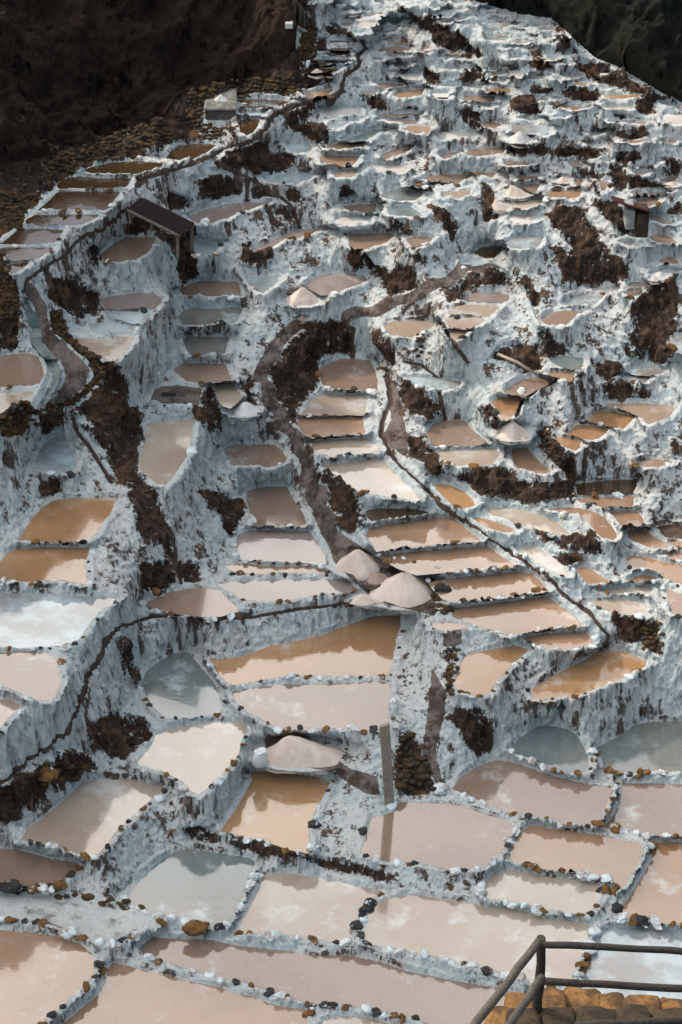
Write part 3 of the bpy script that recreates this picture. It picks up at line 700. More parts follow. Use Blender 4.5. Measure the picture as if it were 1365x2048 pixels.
HEAPS=[('largest rounded cone of pink white salt beside dark stones in the middle',808,1196,64,1140,M_HEAP,None),
('pointed pink white salt cone behind and left of the largest heap',716,1140,45,1089,M_HEAP,None),
('low brownish salt heap squeezed between the two big cones',752,1163,28,1140,M_HEAPB,None),
('flat little salt heap in front of the two big cones at the channel',727,1203,26,1185,M_HEAP,None),
('wide smooth fan of pink salt spread behind the milky orange pan and white sack',606,1528,84,1468,M_HEAP,575),
('lone pale salt cone on a brown ledge at mid right',1025,874,34,836,M_HEAP,None),
('tiny salt cone at the foot of the lone cone on the brown ledge',1049,880,12,868,M_HEAP,None),
('grey crusted salt heap at the lower end of the stair of three bright pans',492,826,30,800,M_HEAPG,None),
('tall leaning salt heap below the long white wall at mid left',606,606,34,560,M_HEAP,None),
('small brown heap under the leaning salt heap at mid left',605,640,13,622,M_HEAPB,None),
('small pale salt cone on a dark block above the big brown slope',1058,443,19,425,M_HEAP,None),
('broad white salt cone high at right under the dark slab bank',1040,285,25,258,M_HEAPW,None),
('lower of two slanted salt heaps beside the white wall',1004,418,21,388,M_HEAP,990),
('upper of two slanted salt heaps beside the white wall',1035,392,24,352,M_HEAP,1022),
('small pale cone between two narrow pans at upper right',1127,364,17,350,M_HEAP,None),
('tiny cone on the path above the small dark block cone',1146,401,10,392,M_HEAP,None),
('pale salt cone standing on a square block in the shaded left corner',449,212,16,195,M_HEAPW,None),
('small pale heap beside the brown mound by the pale sack',634,149,16,132,M_HEAP,None),
('tiny grey heap next to the brown mound and the stair pans',660,151,8,142,M_HEAPB,None),
('bright white heap on a dark ledge near the top edge',704,27,15,16,M_HEAPW,None),
('tiny pale cone among the far terraces at upper right',1014,137,11,129,M_HEAP,None),
('small white cone on the salt terrace above the mossy right slope',1321,553,16,539,M_HEAPW,None),
('tiny pinkish cone left of the white cone on that salt terrace',1310,562,11,553,M_HEAP,None),
('tiny cone on the far sunlit ridge at upper right',1170,166,9,159,M_HEAPW,None),
('pinkish heap on the narrow pan at the right edge near the red hut',1345,372,16,360,M_HEAP,None)]
HMASK=np.zeros((H_,W_))
for l_,u_,v_,hw_,ap_,m_,ax_ in HEAPS:
    v2=v_-.22*hw_; dep=PITCH+math.atan((v2-CY)/F_PX); iy=int(np.argmin(abs(Y-v2))); ix=int(np.argmin(abs(X-u_)))
    z0_=CAM_H+RZ[iy,ix]/Q[iy,ix]; sq=.55 if hw_==84 else .9
    e=np.sqrt(((PX-u_)/hw_)**2+((PY-v2)/(hw_*math.sin(dep)*sq))**2); wgt=(1-ss(e,1.15,1.7))*(~inside)
    HMASK=np.maximum(HMASK,wgt); Q=Q*(1-wgt)+wgt*np.maximum(RZ/(z0_-CAM_H),1/400.)
T=1/Q; POS=np.stack([RX*T,RY*T,CAM_H+RZ*T],-1)
MP=T/F_PX; DM=DIST*MP
def normals(POS):
    du=np.gradient(POS,axis=1); dv=np.gradient(POS,axis=0); n=np.cross(dv,du); n/=np.maximum(np.linalg.norm(n,axis=-1,keepdims=True),1e-12)
    s=np.sign((n*POS_dir).sum(-1,keepdims=True)); return n*-s
POS_dir=np.stack([RX,RY,RZ],-1)
def blur(a,n=1):
    for _ in range(n):
        a=np.pad(a,((1,1),(1,1)),'edge'); a=(a[:-2]+2*a[1:-1]+a[2:])/4; a=(a[:,:-2]+2*a[:,1:-1]+a[:,2:])/4
    return a
def layer(src,extra=None):
    m=np.zeros((H_,W_)); 
    for l in lines(src): fill(m,P(l),1.,X,Y)
    return m
def polydist(strs,rad):
    best_=np.full((H_,W_),1e9)
    for l in strs:
        p=np.array(P(l))
        for a,b in zip(p[:-1],p[1:]):
            x0,x1=sorted((a[0],b[0])); y0,y1=sorted((a[1],b[1]))
            xs=np.where((X>=x0-rad)&(X<=x1+rad))[0]; ys=np.where((Y>=y0-rad)&(Y<=y1+rad))[0]
            if not len(xs) or not len(ys): continue
            sl_=np.s_[ys[0]:ys[-1]+1,xs[0]:xs[-1]+1]; gx=PX[sl_]; gy=PY[sl_]; d=b-a; L=max((d**2).sum(),1e-9)
            t=np.clip(((gx-a[0])*d[0]+(gy-a[1])*d[1])/L,0,1); dd=np.hypot(gx-a[0]-t*d[0],(gy-a[1]-t*d[1])*1.2)
            best_[sl_]=np.minimum(best_[sl_],dd)
    return best_
ME=layer(EARTH); MM=layer(MOSS); MPa=layer(PATHM)
CD=polydist(CHAN,30); WD=polydist(WATERCH,40); FD=polydist(FOOT,40)
foot=(FD*MP<.14+.05*np.sin(PX*.11+PY*.07))&~inside
MPa=np.maximum(MPa,foot); ME=ME*(1-foot)
for a in (ME,MM,MPa): a[inside]=0
ndry=np.array([c in 'de' for c,p in pans]); isdry=inside&ndry[NL]; edry=np.array([c=='e' for c,p in pans])
MPa[inside&edry[NL]]=1.
MPa[isdry&~edry[NL]]=.35
chan=(1-ss(CD*MP,.02,.065))*(~inside)
wch=(1-ss(WD*MP,.07,.14))*(~inside)
N=normals(POS); wall=ss(1-N[...,2],.25,.7)
p=POS.reshape(-1,3)
n1=fbm(p*5.,2,1).reshape(H_,W_); n2=vnoise(p*14.,5).reshape(H_,W_)
ns=fbm(p*np.array([6.2,6.2,.7]),3,9).reshape(H_,W_); ne=fbm(p*1.3,4,15).reshape(H_,W_); nb=fbm(p*.22,3,22).reshape(H_,W_)
ns=1-np.abs(ns)*1.6
n3=fbm(p*np.array([9.,9.,3.]),2,31).reshape(H_,W_); nearf=.5+.7*ss(62-T,0,14); shore=ss(DM,.0,.10)
hl_=(HL|HR).astype(float); hill=blur(hl_,24)*hl_; ME_s=blur(ME,1)
amp=np.clip(48./T,.4,1.)
dsp=amp*shore*(1-hl_)*(wall*(.085*(ns-.5)+.014*n1)+(1-wall)*(.024*n1+.014*n2)*nearf+.012*n2+.018*wall*n3)+shore*ME_s*(1-hl_)*(.13*ne+.07*n1)
dsp+=hill**2*(.45*ne+1.1*nb)+hill*.12*n1
cell=np.maximum(np.linalg.norm(np.gradient(POS,axis=0),axis=-1),np.linalg.norm(np.gradient(POS,axis=1),axis=-1)); dsp*=np.clip(.7/np.maximum(blur(cell,2),1e-6),0,1)**2
ed=blur(hl_,4); dsp*=np.where(hl_>0,ss(ed,.6,1.),1-ss(ed,0,.25)); dsp*=1-.9*HMASK; dsp[inside]=0
POS=POS+N*dsp[...,None]
up=(.055+.05*ss(T,48,66))*ss(DM,.0,.07)*(1-ss(DM,RIMA*.8,RIMA*1.5))*(1-hill)*(.7+.6*n1)
up=np.where(inside,0,up)*(1-HMASK)*(1-ss(ed,0,.25))
up-=chan*.085+wch*.13
ind=blur(inside.astype(float),1)
up=np.where(inside&~isdry,-.07*ss(ind,.6,1.),up); up=np.where(isdry,.008*n1,up)
POS[...,2]+=up
N=normals(POS)

def surf(u,v):
    j=min(max((u-X[0])/GX,0),W_-1.001); i=np.interp(v,Y,np.arange(H_)); i=min(max(i,0),H_-1.001)
    a,b=int(i),int(j); f,g=i-a,j-b
    return Vector((POS[a,b]*(1-f)*(1-g)+POS[a+1,b]*f*(1-g)+POS[a,b+1]*(1-f)*g+POS[a+1,b+1]*f*g).tolist())
# ---------------------------------------------------------------- who owns each face
own=np.full((H_,W_),-1,np.int32)
last=np.full(W_,-1,np.int32); lz=np.full(W_,-1e9); lz_y=np.full(W_,0.)
for i in range(H_):
    r=LAB[i]; m=r>=0; last=np.where(m,r,last); lz_y=np.where(m,Y[i],lz_y)
    drop=(PY[i]-lz_y)*MP[i]
    ok=(~m)&(last>=0)&(drop<1.7)&(wall[i]>.15)
    own[i]=np.where(m,r,np.where((DM[i]<RIM_W*1.3),NL[i],np.where(ok,last,-1)))
    own[i]=np.where((~m)&ok&(DM[i]<RIM_W*1.3)&(dirdy[i]<-.25),last,own[i])
side=(own<0)&(DM<1.5)&(wall>.3)
own[side]=NL[side]
own[(ME>.5)&~inside&(DM>.12)]=-1; own[(MM>.5)&~inside&(DM>.12)]=-1
own[(MPa>.5)&~inside&(DM>.10)]=-4
own[HL]=-2; own[HR]=-3
own[(wch>.5)|((WD*MP<.20)&~inside)]=-1
LASTL=np.full((H_,W_),-1,np.int32); _l=np.full(W_,-1,np.int32)
for i in range(H_):
    _l=np.where(LAB[i]>=0,LAB[i],_l); LASTL[i]=_l
DROP=np.where(LASTL>=0,LEV[LASTL]-POS[...,2],2.); 
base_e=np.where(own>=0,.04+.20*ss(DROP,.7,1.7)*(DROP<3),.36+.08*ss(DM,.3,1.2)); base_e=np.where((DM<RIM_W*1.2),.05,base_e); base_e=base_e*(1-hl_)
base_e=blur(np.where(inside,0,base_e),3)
wet=(DM<.035)&(dirdy<.2)&~inside
base_e+=(~inside)*(1-hl_)*(.20*(1-ss(PX,250,380))*(1-ss(PY,440,560))+.05*(1-ss(PY,200,420)))  # extra brown paints in the upper-left corner's shade, along with its dirtier rims
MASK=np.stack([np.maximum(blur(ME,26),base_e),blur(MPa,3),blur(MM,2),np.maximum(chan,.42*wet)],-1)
MASK[inside&~isdry]=0
OF=own[:-1,:-1]
idx=np.arange(H_*W_).reshape(H_,W_)
quads=np.stack([idx[:-1,:-1],idx[1:,:-1],idx[1:,1:],idx[:-1,1:]],-1)
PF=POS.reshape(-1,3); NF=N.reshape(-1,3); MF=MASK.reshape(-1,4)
def piece(name,sel,mat,parent=None,origin=None):
    q=quads[sel]
    if not len(q): return None
    u,inv=np.unique(q,return_inverse=True); inv=inv.reshape(-1)
    co=PF[u].copy()
    if origin is not None: co-=np.array(origin)
    me=bpy.data.meshes.new(name); me.vertices.add(len(u)); me.vertices.foreach_set('co',co.astype(np.float32).ravel())
    me.loops.add(len(inv)); me.loops.foreach_set('vertex_index',inv.astype(np.int32))
    me.polygons.add(len(q)); me.polygons.foreach_set('loop_start',(np.arange(len(q))*4).astype(np.int32)); me.polygons.foreach_set('loop_total',np.full(len(q),4,np.int32))
    me.update(calc_edges=True); me.polygons.foreach_set('use_smooth',np.ones(len(q),bool))
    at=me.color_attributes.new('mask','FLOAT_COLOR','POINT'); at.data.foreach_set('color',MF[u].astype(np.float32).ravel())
    me.normals_split_custom_set_from_vertices(NF[u].tolist())
    return link(name,me,mat,parent)
def components(A):
    par=[]; 
    def find(a):
        while par[a]!=a: par[a]=par[par[a]]; a=par[a]
        return a
    runs=[]; prev=[]
    for i in range(A.shape[0]):
        r=A[i]; c=np.flatnonzero(np.diff(r))+1; st_=np.concatenate([[0],c]); en=np.concatenate([c,[len(r)]]); cur=[]; j=0
        for a,b in zip(st_.tolist(),en.tolist()):
            k=int(r[a]); 
            if k<0: continue
            id_=len(par); par.append(id_); cur.append((a,b,k,id_)); runs.append((i,a,b,k,id_))
        j=0
        for (a,b,k,id_) in cur:
            while j<len(prev) and prev[j][1]<=a: j+=1
            q=j
            while q<len(prev) and prev[q][0]<b:
                if prev[q][2]==k:
                    x,y=find(prev[q][3]),find(id_)
                    if x!=y: par[x]=y
                q+=1
        prev=cur
    tot={}
    for i,a,b,k,id_ in runs: tot.setdefault((k,find(id_)),[]).append((i,a,b))
    return tot
OF=OF.copy(); COMPS={}
_t=components(OF); _big={}
for (k,c_),L in _t.items():
    n_=sum(b-a for i,a,b in L); _big.setdefault(k,[]).append((n_,c_))
for k,L in _big.items():
    L.sort(reverse=True)
    for n_,c_ in L[1:]:
        for i,a,b in _t[(k,c_)]: OF[i,a:b]=-1
order=np.argsort(OF.ravel(),kind='stable'); so_=OF.ravel()[order]
def cells(k):
    a,b=np.searchsorted(so_,k,'left'),np.searchsorted(so_,k,'right'); s=order[a:b]; return (s//(W_-1),s%(W_-1))
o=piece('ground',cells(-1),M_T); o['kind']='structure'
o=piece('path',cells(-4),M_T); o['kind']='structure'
o=piece('hillside',cells(-2),M_HL); o['kind']='structure'
o=piece('hillside',cells(-3),M_HR); o['kind']='structure'
hv=np.linspace(-125,2128,130); hs=np.concatenate([[0],np.linspace(.5,60,26)]); HP=np.zeros((len(hv),len(hs),3))
for i,v in enumerate(hv):
    b_=surf(-176,v); k_=1.22*(1-ss(v,430,740))+.28
    HP[i,:,0]=b_.x-hs; HP[i,:,1]=b_.y+hs*.05; HP[i,:,2]=b_.z+np.minimum(k_*hs,26+0*hs)
HN=fbm(HP.reshape(-1,3)*.25,4,8).reshape(HP.shape[:2]); HP[...,2]+=HN*1.2*np.clip(hs/4,0,1)[None]
SIDE=HP
HP2=np.zeros_like(HP)
for i,v in enumerate(hv):
    b_=surf(1540,v); k_=.42-.2*ss(v,600,1400)
    HP2[i,:,0]=b_.x+hs-.05; HP2[i,:,1]=b_.y+hs*.05; HP2[i,:,2]=b_.z+np.minimum(k_*hs,18+0*hs)-.05
HN=fbm(HP2.reshape(-1,3)*.3,4,12).reshape(HP.shape[:2]); HP2[...,2]+=HN*1.*np.clip(hs/4,0,1)[None]
hu=np.linspace(-176,1540,80); HP3=np.zeros((len(hu),len(hs),3))
for i,u in enumerate(hu):
    b_=surf(u,2130); HP3[i,:,0]=b_.x; HP3[i,:,1]=b_.y-hs*.5; HP3[i,:,2]=b_.z-.04-np.minimum(.1*hs,4)
HN=fbm(HP3.reshape(-1,3)*.5,4,14).reshape(HP3.shape[:2]); HP3[...,2]+=HN*.25*np.clip(hs/4,0,1)[None]
# valley floor and mountains beyond
def grid_mesh(name,pts,mat):
    h,w_=pts.shape[:2]; idx=np.arange(h*w_).reshape(h,w_); q=np.stack([idx[:-1,:-1],idx[1:,:-1],idx[1:,1:],idx[:-1,1:]],-1).reshape(-1,4)
    me=bpy.data.meshes.new(name); me.from_pydata(pts.reshape(-1,3).tolist(),[],q.tolist()); me.polygons.foreach_set('use_smooth',np.ones(len(q),bool)); me.update()
    return link(name,me,mat)
gx,gy=np.meshgrid(np.linspace(-2500,2500,41),np.linspace(-2500,2500,41)); o=grid_mesh('valley_floor',np.stack([gx,gy,np.full(gx.shape,-7.)],-1),M_FAR); o['kind']='structure'
o=grid_mesh('hillside',SIDE,M_HL); o['kind']='structure'  # unseen slope added left of view, steep at the top to shade upper-left pans
M_EB=mat_hill('stained_earth_bank',(.09,.065,.05),(.16,.12,.10),(.50,.54,.55))
for n_,g_ in (('hillside',HP2),('ground',HP3)): o=grid_mesh(n_,g_,M_EB); o['kind']='structure'
ang=np.linspace(math.radians(-75),math.radians(75),121); rr=np.linspace(0,1,22)
ag,rg=np.meshgrid(ang,rr); R0=230+rg*500; pp=np.stack([np.sin(ag)*R0,np.cos(ag)*R0,np.zeros(ag.shape)],-1)
hh=np.sin(rg*math.pi/2)*(16+7*fbm(pp.reshape(-1,3)*.006,4,3).reshape(ag.shape)+3*fbm(pp.reshape(-1,3)*.03,3,4).reshape(ag.shape))*(1+4.5*ss(np.abs(ag),.25,.9))
pp[...,2]=-6+hh
o=grid_mesh('mountain_range',pp,M_FAR); o['kind']='structure'
# ---------------------------------------------------------------- names for the pans
LM=[('the twin salt cones',808,1185),('the grey plank',772,1530),('the railing corner',1075,1890),('the left tin roof',318,430),('the red hut',1262,410),('the white sack',520,1512),('the big earth slope',1180,470),
('the lone salt cone',1025,860),('the shaded salt cone',447,205),('the tall pole',615,30),('the leaning salt heap',605,590),('the teal channel bend',100,740),('the footpath bend',560,740),('the slanted salt heaps',1020,395),('the yellow grass edge',1030,35),('the crescent pan',380,1195),('the white plateau pan',1200,1350)]
CW={'o':'orange tan','t':'tan','m':'mauve brown','w':'milky white','g':'grey teal','s':'crusted pale blue','p':'pinkish grey','b':'dark brown','c':'crusted white','d':'dry white salt','e':'dry muddy'}
DIRW=['right of','lower right of','below','lower left of','left of','upper left of','above','upper right of']
ORD=['nearest','second','third','fourth','fifth','sixth','seventh','eighth','ninth','tenth','eleventh','twelfth','thirteenth','fourteenth','fifteenth','sixteenth','seventeenth','eighteenth','nineteenth','twentieth','twenty-first','twenty-second','twenty-third','twenty-fourth','twenty-fifth','twenty-sixth','twenty-seventh','twenty-eighth','twenty-ninth','thirtieth']
cents=[(float(np.mean([q[0] for q in p])),float(np.mean([q[1] for q in p]))) for c,p in pans]
info=[]
for i,(cx,cy) in enumerate(cents):
    cx=min(max(cx,10),1355); k=min(range(len(LM)),key=lambda k:(LM[k][1]-cx)**2+1.6*(LM[k][2]-cy)**2)
    dx,dy=cx-LM[k][1],cy-LM[k][2]; sct=int(round(math.degrees(math.atan2(dy,dx))/45))%8
    info.append((k,sct,math.hypot(dx,dy)))
def shape(p):
    a=np.array(p); w_,h_=np.ptp(a[:,0]),np.ptp(a[:,1]); r=w_/max(h_,1)
    return 'long narrow' if r>5 else 'wide' if r>2.6 else 'upright' if r<1.1 else 'small' if w_<70 else 'broad'
labels=[]
for i,(c,p) in enumerate(pans):
    k,s_,d=info[i]; same=sorted([info[j][2] for j in range(NP) if info[j][:2]==(k,s_)]); rk=same.index(d)
    kind='salt terrace' if c in 'de' else 'salt pan'
    labels.append(f'{shape(p)} {CW[c]} {kind}, {ORD[rk]} pan {DIRW[s_]} {LM[k][0]}')
OWNL={0:'broad tan salt pan filling the bottom left corner behind a lumpy white rim',5:'grey teal salt pan half covered by pale reflection right of the tall notched white wall',7:'largest milky pan, just behind the wooden railing corner',9:'orange tan pan at the right edge above the wooden railing',8:'crusted pale blue pan seen between the two railing bars',12:'mauve brown pan at the foot of the upright grey plank',
17:'bright orange white pan on top of the highest white plateau wall at right',18:'orange tan pan left of the white plateau with dark stones at its lip'}
for k,v in OWNL.items(): labels[k]=v
# ---------------------------------------------------------------- stones
def stone_mesh(name,seed,sub,mat,flat=.75,rough=.28):
    bm=bmesh.new(); bmesh.ops.create_icosphere(bm,subdivisions=sub,radius=1.)
    r=np.random.RandomState(seed); sc_=(1+r.uniform(-.15,.35),1+r.uniform(-.2,.2),flat*(1+r.uniform(-.15,.2)))
    co=np.array([v.co[:] for v in bm.verts]); d=1+rough*fbm(co*1.3+seed*3.1,2,seed)
    for v,k in zip(bm.verts,d): v.co=Vector((v.co.x*sc_[0]*k,v.co.y*sc_[1]*k,v.co.z*sc_[2]*k))
    me=bpy.data.meshes.new(name); bm.to_mesh(me); bm.free(); me.polygons.foreach_set('use_smooth',np.full(len(me.polygons),mat in (M_CR,),bool)); me.materials.append(mat); return me
STM=[[stone_mesh('stone',i*7+k,2,m,.8,.5) for i in range(6)] for k,m in enumerate(M_ST)]
def put_stone(kind,pt,r,parent,origin,sq=1.):
    o=bpy.data.objects.new('stone',RNG.choice(STM[kind])); COL.objects.link(o); o.parent=parent
    o.location=(pt[0]-origin[0],pt[1]-origin[1],pt[2]-origin[2]); o.scale=(r*RNG.uniform(.85,1.25),r*RNG.uniform(.8,1.1),r*sq*RNG.uniform(.8,1.15)); o.rotation_euler=(RNG.uniform(-.3,.3),RNG.uniform(-.3,.3),RNG.uniform(0,6.28)); return o
# ---------------------------------------------------------------- the pans
NSTONE=0
def out_px(poly):
    """points along the outline with the outward direction in the photo plane"""
    a=sum(poly[i-1][0]*poly[i][1]-poly[i][0]*poly[i-1][1] for i in range(len(poly))); sg=1 if a>0 else -1
    for i in range(len(poly)):
        p0,p1=poly[i-1],poly[i]; d=(p1[0]-p0[0],p1[1]-p0[1]); L=math.hypot(*d)
        if L<1: continue
        n=(d[1]/L*sg,-d[0]/L*sg); yield p0,p1,L,n
for i,(c,poly) in enumerate(pans):
    cx=float(np.mean([min(max(q[0],-150),1515) for q in poly])); cy=float(np.mean([q[1] for q in poly])); z=float(LEV[i])
    cp=on_plane(cx,cy,z); org=Vector((cp.x,cp.y,z-.07))
    root=thing('salt_pan' if c not in 'de' else 'salt_terrace',labels[i],'salt pan' if c not in 'de' else 'salt terrace',org,'salt pans stepping down the slope')
    sel=cells(i)
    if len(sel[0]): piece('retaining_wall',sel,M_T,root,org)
    if c not in 'de':
        cc=Vector((0,0,0)); pts=[]
        for p0,p1,L,n in out_px(poly):
            for k in range(max(1,int(L/25))):
                f=k/max(1,int(L/25)); pts.append((p0[0]+(p1[0]-p0[0])*f,p0[1]+(p1[1]-p0[1])*f))
        W3=[on_plane(q[0],q[1],z)-org for q in pts]; m=sum(W3,Vector())/len(W3)
        W3=[q+(q-m).normalized()*.02 for q in W3]
        me=bpy.data.meshes.new('brine'); me.from_pydata([q[:] for q in W3],[],[list(range(len(W3)))]); me.update()
        if me.polygons[0].normal.z<0: me.flip_normals()
        link('brine',me,MW[c],root)
    # stones on the rim
    t_=(CAM_H-z)/math.sin(PITCH+math.atan((cy-CY)/F_PX)); ppm=F_PX/t_
    dense=cy>1080; cnt=0
    if cy<330: continue
    for p0,p1,L,n in out_px(poly):
        if n[1]<-.35: continue
        step=(.17 if dense else .32)*ppm; s_=RNG.uniform(.2,1)*step
        while s_<L and cnt<280:
            f=s_/L; u=p0[0]+(p1[0]-p0[0])*f; v=p0[1]+(p1[1]-p0[1])*f; s_+=step*RNG.uniform(.7,1.35)*(1 if abs(n[1])<.6 else 1.1)
            if not (-60<u<1420 and v<2100): continue
            off=.075*ppm; uu=u+n[0]*off; vv=v+n[1]*off*.62
            q=RNG.random(); pt=surf(uu,vv)
            if abs(pt.z-z)>.35: continue
            if dense:
                kind=3 if q<.22 else 0 if q<.36 else 1 if q<.62 else 2 if q<.78 else 3; r=RNG.uniform(.038,.072)*(1.25 if cy>1700 else 1. if cy>1400 else .8)
                if kind in (1,2) and RNG.random()<.22: r*=1.4
                if q>.86: continue
            else:
                if q>.38: continue
                kind=1 if q<.12 else 2 if q<.2 else 3 if q<.3 else 0; r=RNG.uniform(.045,.085)
            pt.z=max(pt.z,z)+r*(-.12 if kind in (0,3) else .1)
            put_stone(kind,pt,r*(1.2 if kind in (0,3) else 1),root,org,.72); cnt+=1; NSTONE+=1
print('rim stones',NSTONE)
# ---------------------------------------------------------------- teal water in the left channel
def ribbon(name,strs,wid,dz,mat):
    vs=[];fs=[]
    p=[]
    for l in strs: p+=P(l)
    q=[]
    for a,b in zip(p[:-1],p[1:]):
        n_=max(1,int(math.hypot(b[0]-a[0],b[1]-a[1])/8))
        for k in range(n_): q.append((a[0]+(b[0]-a[0])*k/n_,a[1]+(b[1]-a[1])*k/n_))
    W3=[surf(*a) for a in q]; zz=np.array([a.z for a in W3]); zz=np.convolve(np.pad(zz,6,'edge'),np.ones(13)/13,'valid')
    for i,a in enumerate(W3):
        d=(W3[min(i+1,len(W3)-1)]-W3[max(i-1,0)]); d.z=0; d.normalize(); n=Vector((-d.y,d.x,0)); z_=zz[i]+dz
        vs+=[(a.x-n.x*wid,a.y-n.y*wid,z_),(a.x+n.x*wid,a.y+n.y*wid,z_)]
        if i: k=2*i; fs.append((k-2,k-1,k+1,k))
    me=bpy.data.meshes.new(name); me.from_pydata(vs,[],fs); me.update(); return link(name,me,mat)
s=NT('teal_channel_water'); M_CH=s.fin(s.mix(s.ramp(s.noise(s.pos(),4),.4,.6),(.07,.105,.105),(.13,.16,.155)),.12,s.bump(s.noise(s.pos(),18),.3,.02))
o=ribbon('channel_water',WATERCH,.11,.045,M_CH); o['kind']='structure'
# ---------------------------------------------------------------- salt heaps
def heap(name,label,u,v,hw,apex,mat,ax=None,sub=None,squash=.9,lump=.05):
    v=v-.22*hw; b=surf(u,v); t=(b-Vector((0,0,CAM_H))).length; r=hw*t/F_PX
    dep=PITCH+math.atan((v-CY)/F_PX); hgt=min(max((v-apex)*t/F_PX/math.cos(dep),.58*r),.95*r)
    nr,na=22,64; vs=[];fs=[]; lean=((ax-u)*t/F_PX if ax else 0.)
    seed=int(u*3+v)
    for i in range(nr+1):
        f=i/nr*1.08
        for k in range(na):
            a=2*math.pi*k/na; prof=hgt*(1-f)+.03*r if f<=1 else .03*r-(f-1)*1.8*r; tip=.06*hgt*math.exp(-(f/.10)**2)
            zz=prof-tip-.02; rad=r*min(f,1.02)*(1+.07*math.sin(a*3+seed)+.05*math.sin(a*5+seed*2)); e=(1-f)
            x,y=rad*math.cos(a)+lean*max(e,0),rad*math.sin(a)*squash; vs.append((x,y,zz))
    co=np.array(vs); nn=fbm(co*6/max(r,.3)*.5+seed,3,seed%50); co[:,2]+=nn*lump*r*.6; rid=vnoise(np.stack([np.arctan2(co[:,1],co[:,0])*7,co[:,2]*.3,co[:,2]*0+seed],-1),3); co[:,2]+=rid*.012*r*1.5
    for i in range(nr):
        for k in range(na):
            a=i*na+k; c=i*na+(k+1)%na; fs.append((a,a+na,c+na,c))
    me=bpy.data.meshes.new(name); me.from_pydata(co.tolist(),[],fs); me.polygons.foreach_set('use_smooth',np.ones(len(fs),bool)); me.update()
    o=link(name,me,mat); o.location=(b.x,b.y,b.z-.02); return tag(o,label,'salt heap','raked salt heaps')
for l,u,v,hw,ap,m,ax in HEAPS: heap('salt_heap',l,u,v,hw,ap,m,ax,squash=.55 if hw==84 else .9)
# ---------------------------------------------------------------- sacks
M_SACK=mat_salt('woven_white_sack',(.72,.76,.78),(.60,.64,.67),60,.006)
def sack(u,v,w_px,h_px,label,parent=None):
    b=surf(u,v); t=(b-Vector((0,0,CAM_H))).length; W=w_px*t/F_PX/2; Hh=h_px*t/F_PX/.9
    prof=[(.0,-.02),(.75,0),(1.0,.10),(1.04,.35),(1.0,.6),(.92,.78),(.80,.88),(.86,.97),(.70,1.0),(.45,.93),(0,.90)]
    bm=bmesh.new(); rings=[]
    for r,z_ in prof:
        rings.append([bm.verts.new((r*W*math.cos(a)*(1+.06*math.sin(5*a+z_*7)),r*W*.8*math.sin(a)*(1+.05*math.sin(4*a-z_*9)),z_*Hh+.03*Hh*math.sin(3*a)*(z_>.5))) for a in [k*2*math.pi/24 for k in range(24)]])
    for a,b2 in zip(rings[:-1],rings[1:]):
        for k in range(24): bm.faces.new((a[k],a[(k+1)%24],b2[(k+1)%24],b2[k]))
    me=bpy.data.meshes.new('sack'); bm.to_mesh(me); bm.free(); me.polygons.foreach_set('use_smooth',np.ones(len(me.polygons),bool))
    o=link('sack',me,M_SACK); o.location=(b.x,b.y,b.z-.03); o.rotation_euler=(.05,.08,RNG.random()); tag(o,label,'sack')
sack(519,1528,30,34,'full white woven sack leaning at the corner of the bright orange white pan')
sack(1332,731,15,16,'white sack on a rim at the right edge below the brown bluff')
sack(616,133,9,14,'pale blue sack leaning by the brown mound near the stair pans')
sack(559,936,9,9,'small white bag on the white wall lip above the brown pan')
sack(534,841,7,7,'tiny white bag on the muddy ground beside the footpath')
# ---------------------------------------------------------------- rounded log / box helpers
def tube(name,pts,rads,mat,parent=None,na=12,wob=.0,seed=0,caps=True):
    bm=bmesh.new(); rings=[]; pts=[Vector(p) for p in pts]
    if len(pts)==2:
        n=8; rads=[rads[0]+(rads[-1]-rads[0])*i/n for i in range(n+1)]; pts=[pts[0].lerp(pts[1],i/n) for i in range(n+1)]
    r_=random.Random(seed)
    for i,p_ in enumerate(pts):
        d=(pts[min(i+1,len(pts)-1)]-pts[max(i-1,0)]).normalized(); a=d.cross(Vector((0,0,1)))
        if a.length<.05: a=Vector((1,0,0))
        a.normalize(); b=d.cross(a); off=a*r_.uniform(-1,1)*wob+b*r_.uniform(-1,1)*wob; rr_=rads[i]*(1+r_.uniform(-.05,.05))
        rings.append([bm.verts.new(p_+off+(a*math.cos(k*2*math.pi/na)+b*math.sin(k*2*math.pi/na))*rr_*(1+.04*math.sin(3*k+seed))) for k in range(na)])
    for a,b in zip(rings[:-1],rings[1:]):
        for k in range(na): bm.faces.new((a[k],a[(k+1)%na],b[(k+1)%na],b[k]))
    if caps: bm.faces.new(rings[0][::-1]); bm.faces.new(rings[-1])
    bmesh.ops.recalc_face_normals(bm,faces=bm.faces)
    me=bpy.data.meshes.new(name); bm.to_mesh(me); bm.free(); me.polygons.foreach_set('use_smooth',np.array([len(f.vertices)==4 for f in me.polygons])); return link(name,me,mat,parent)
def slab(name,corners,thick,mat,parent=None,bev=.01):
    c=[Vector(a) for a in corners]; n=(c[1]-c[0]).cross(c[2]-c[0]).normalized()
    if n.z<0: n=-n
    bm=bmesh.new(); a=[bm.verts.new(x) for x in c]; b=[bm.verts.new(x-n*thick) for x in c]; L=len(c)
    bm.faces.new(a); bm.faces.new(b[::-1])
    for i in range(L): bm.faces.new((a[i],b[i],b[(i+1)%L],a[(i+1)%L]))
    bmesh.ops.recalc_face_normals(bm,faces=bm.faces)
    if bev: bmesh.ops.bevel(bm,geom=list(bm.edges),offset=bev,segments=1,affect='EDGES')
    me=bpy.data.meshes.new(name); bm.to_mesh(me); bm.free(); return link(name,me,mat,parent)
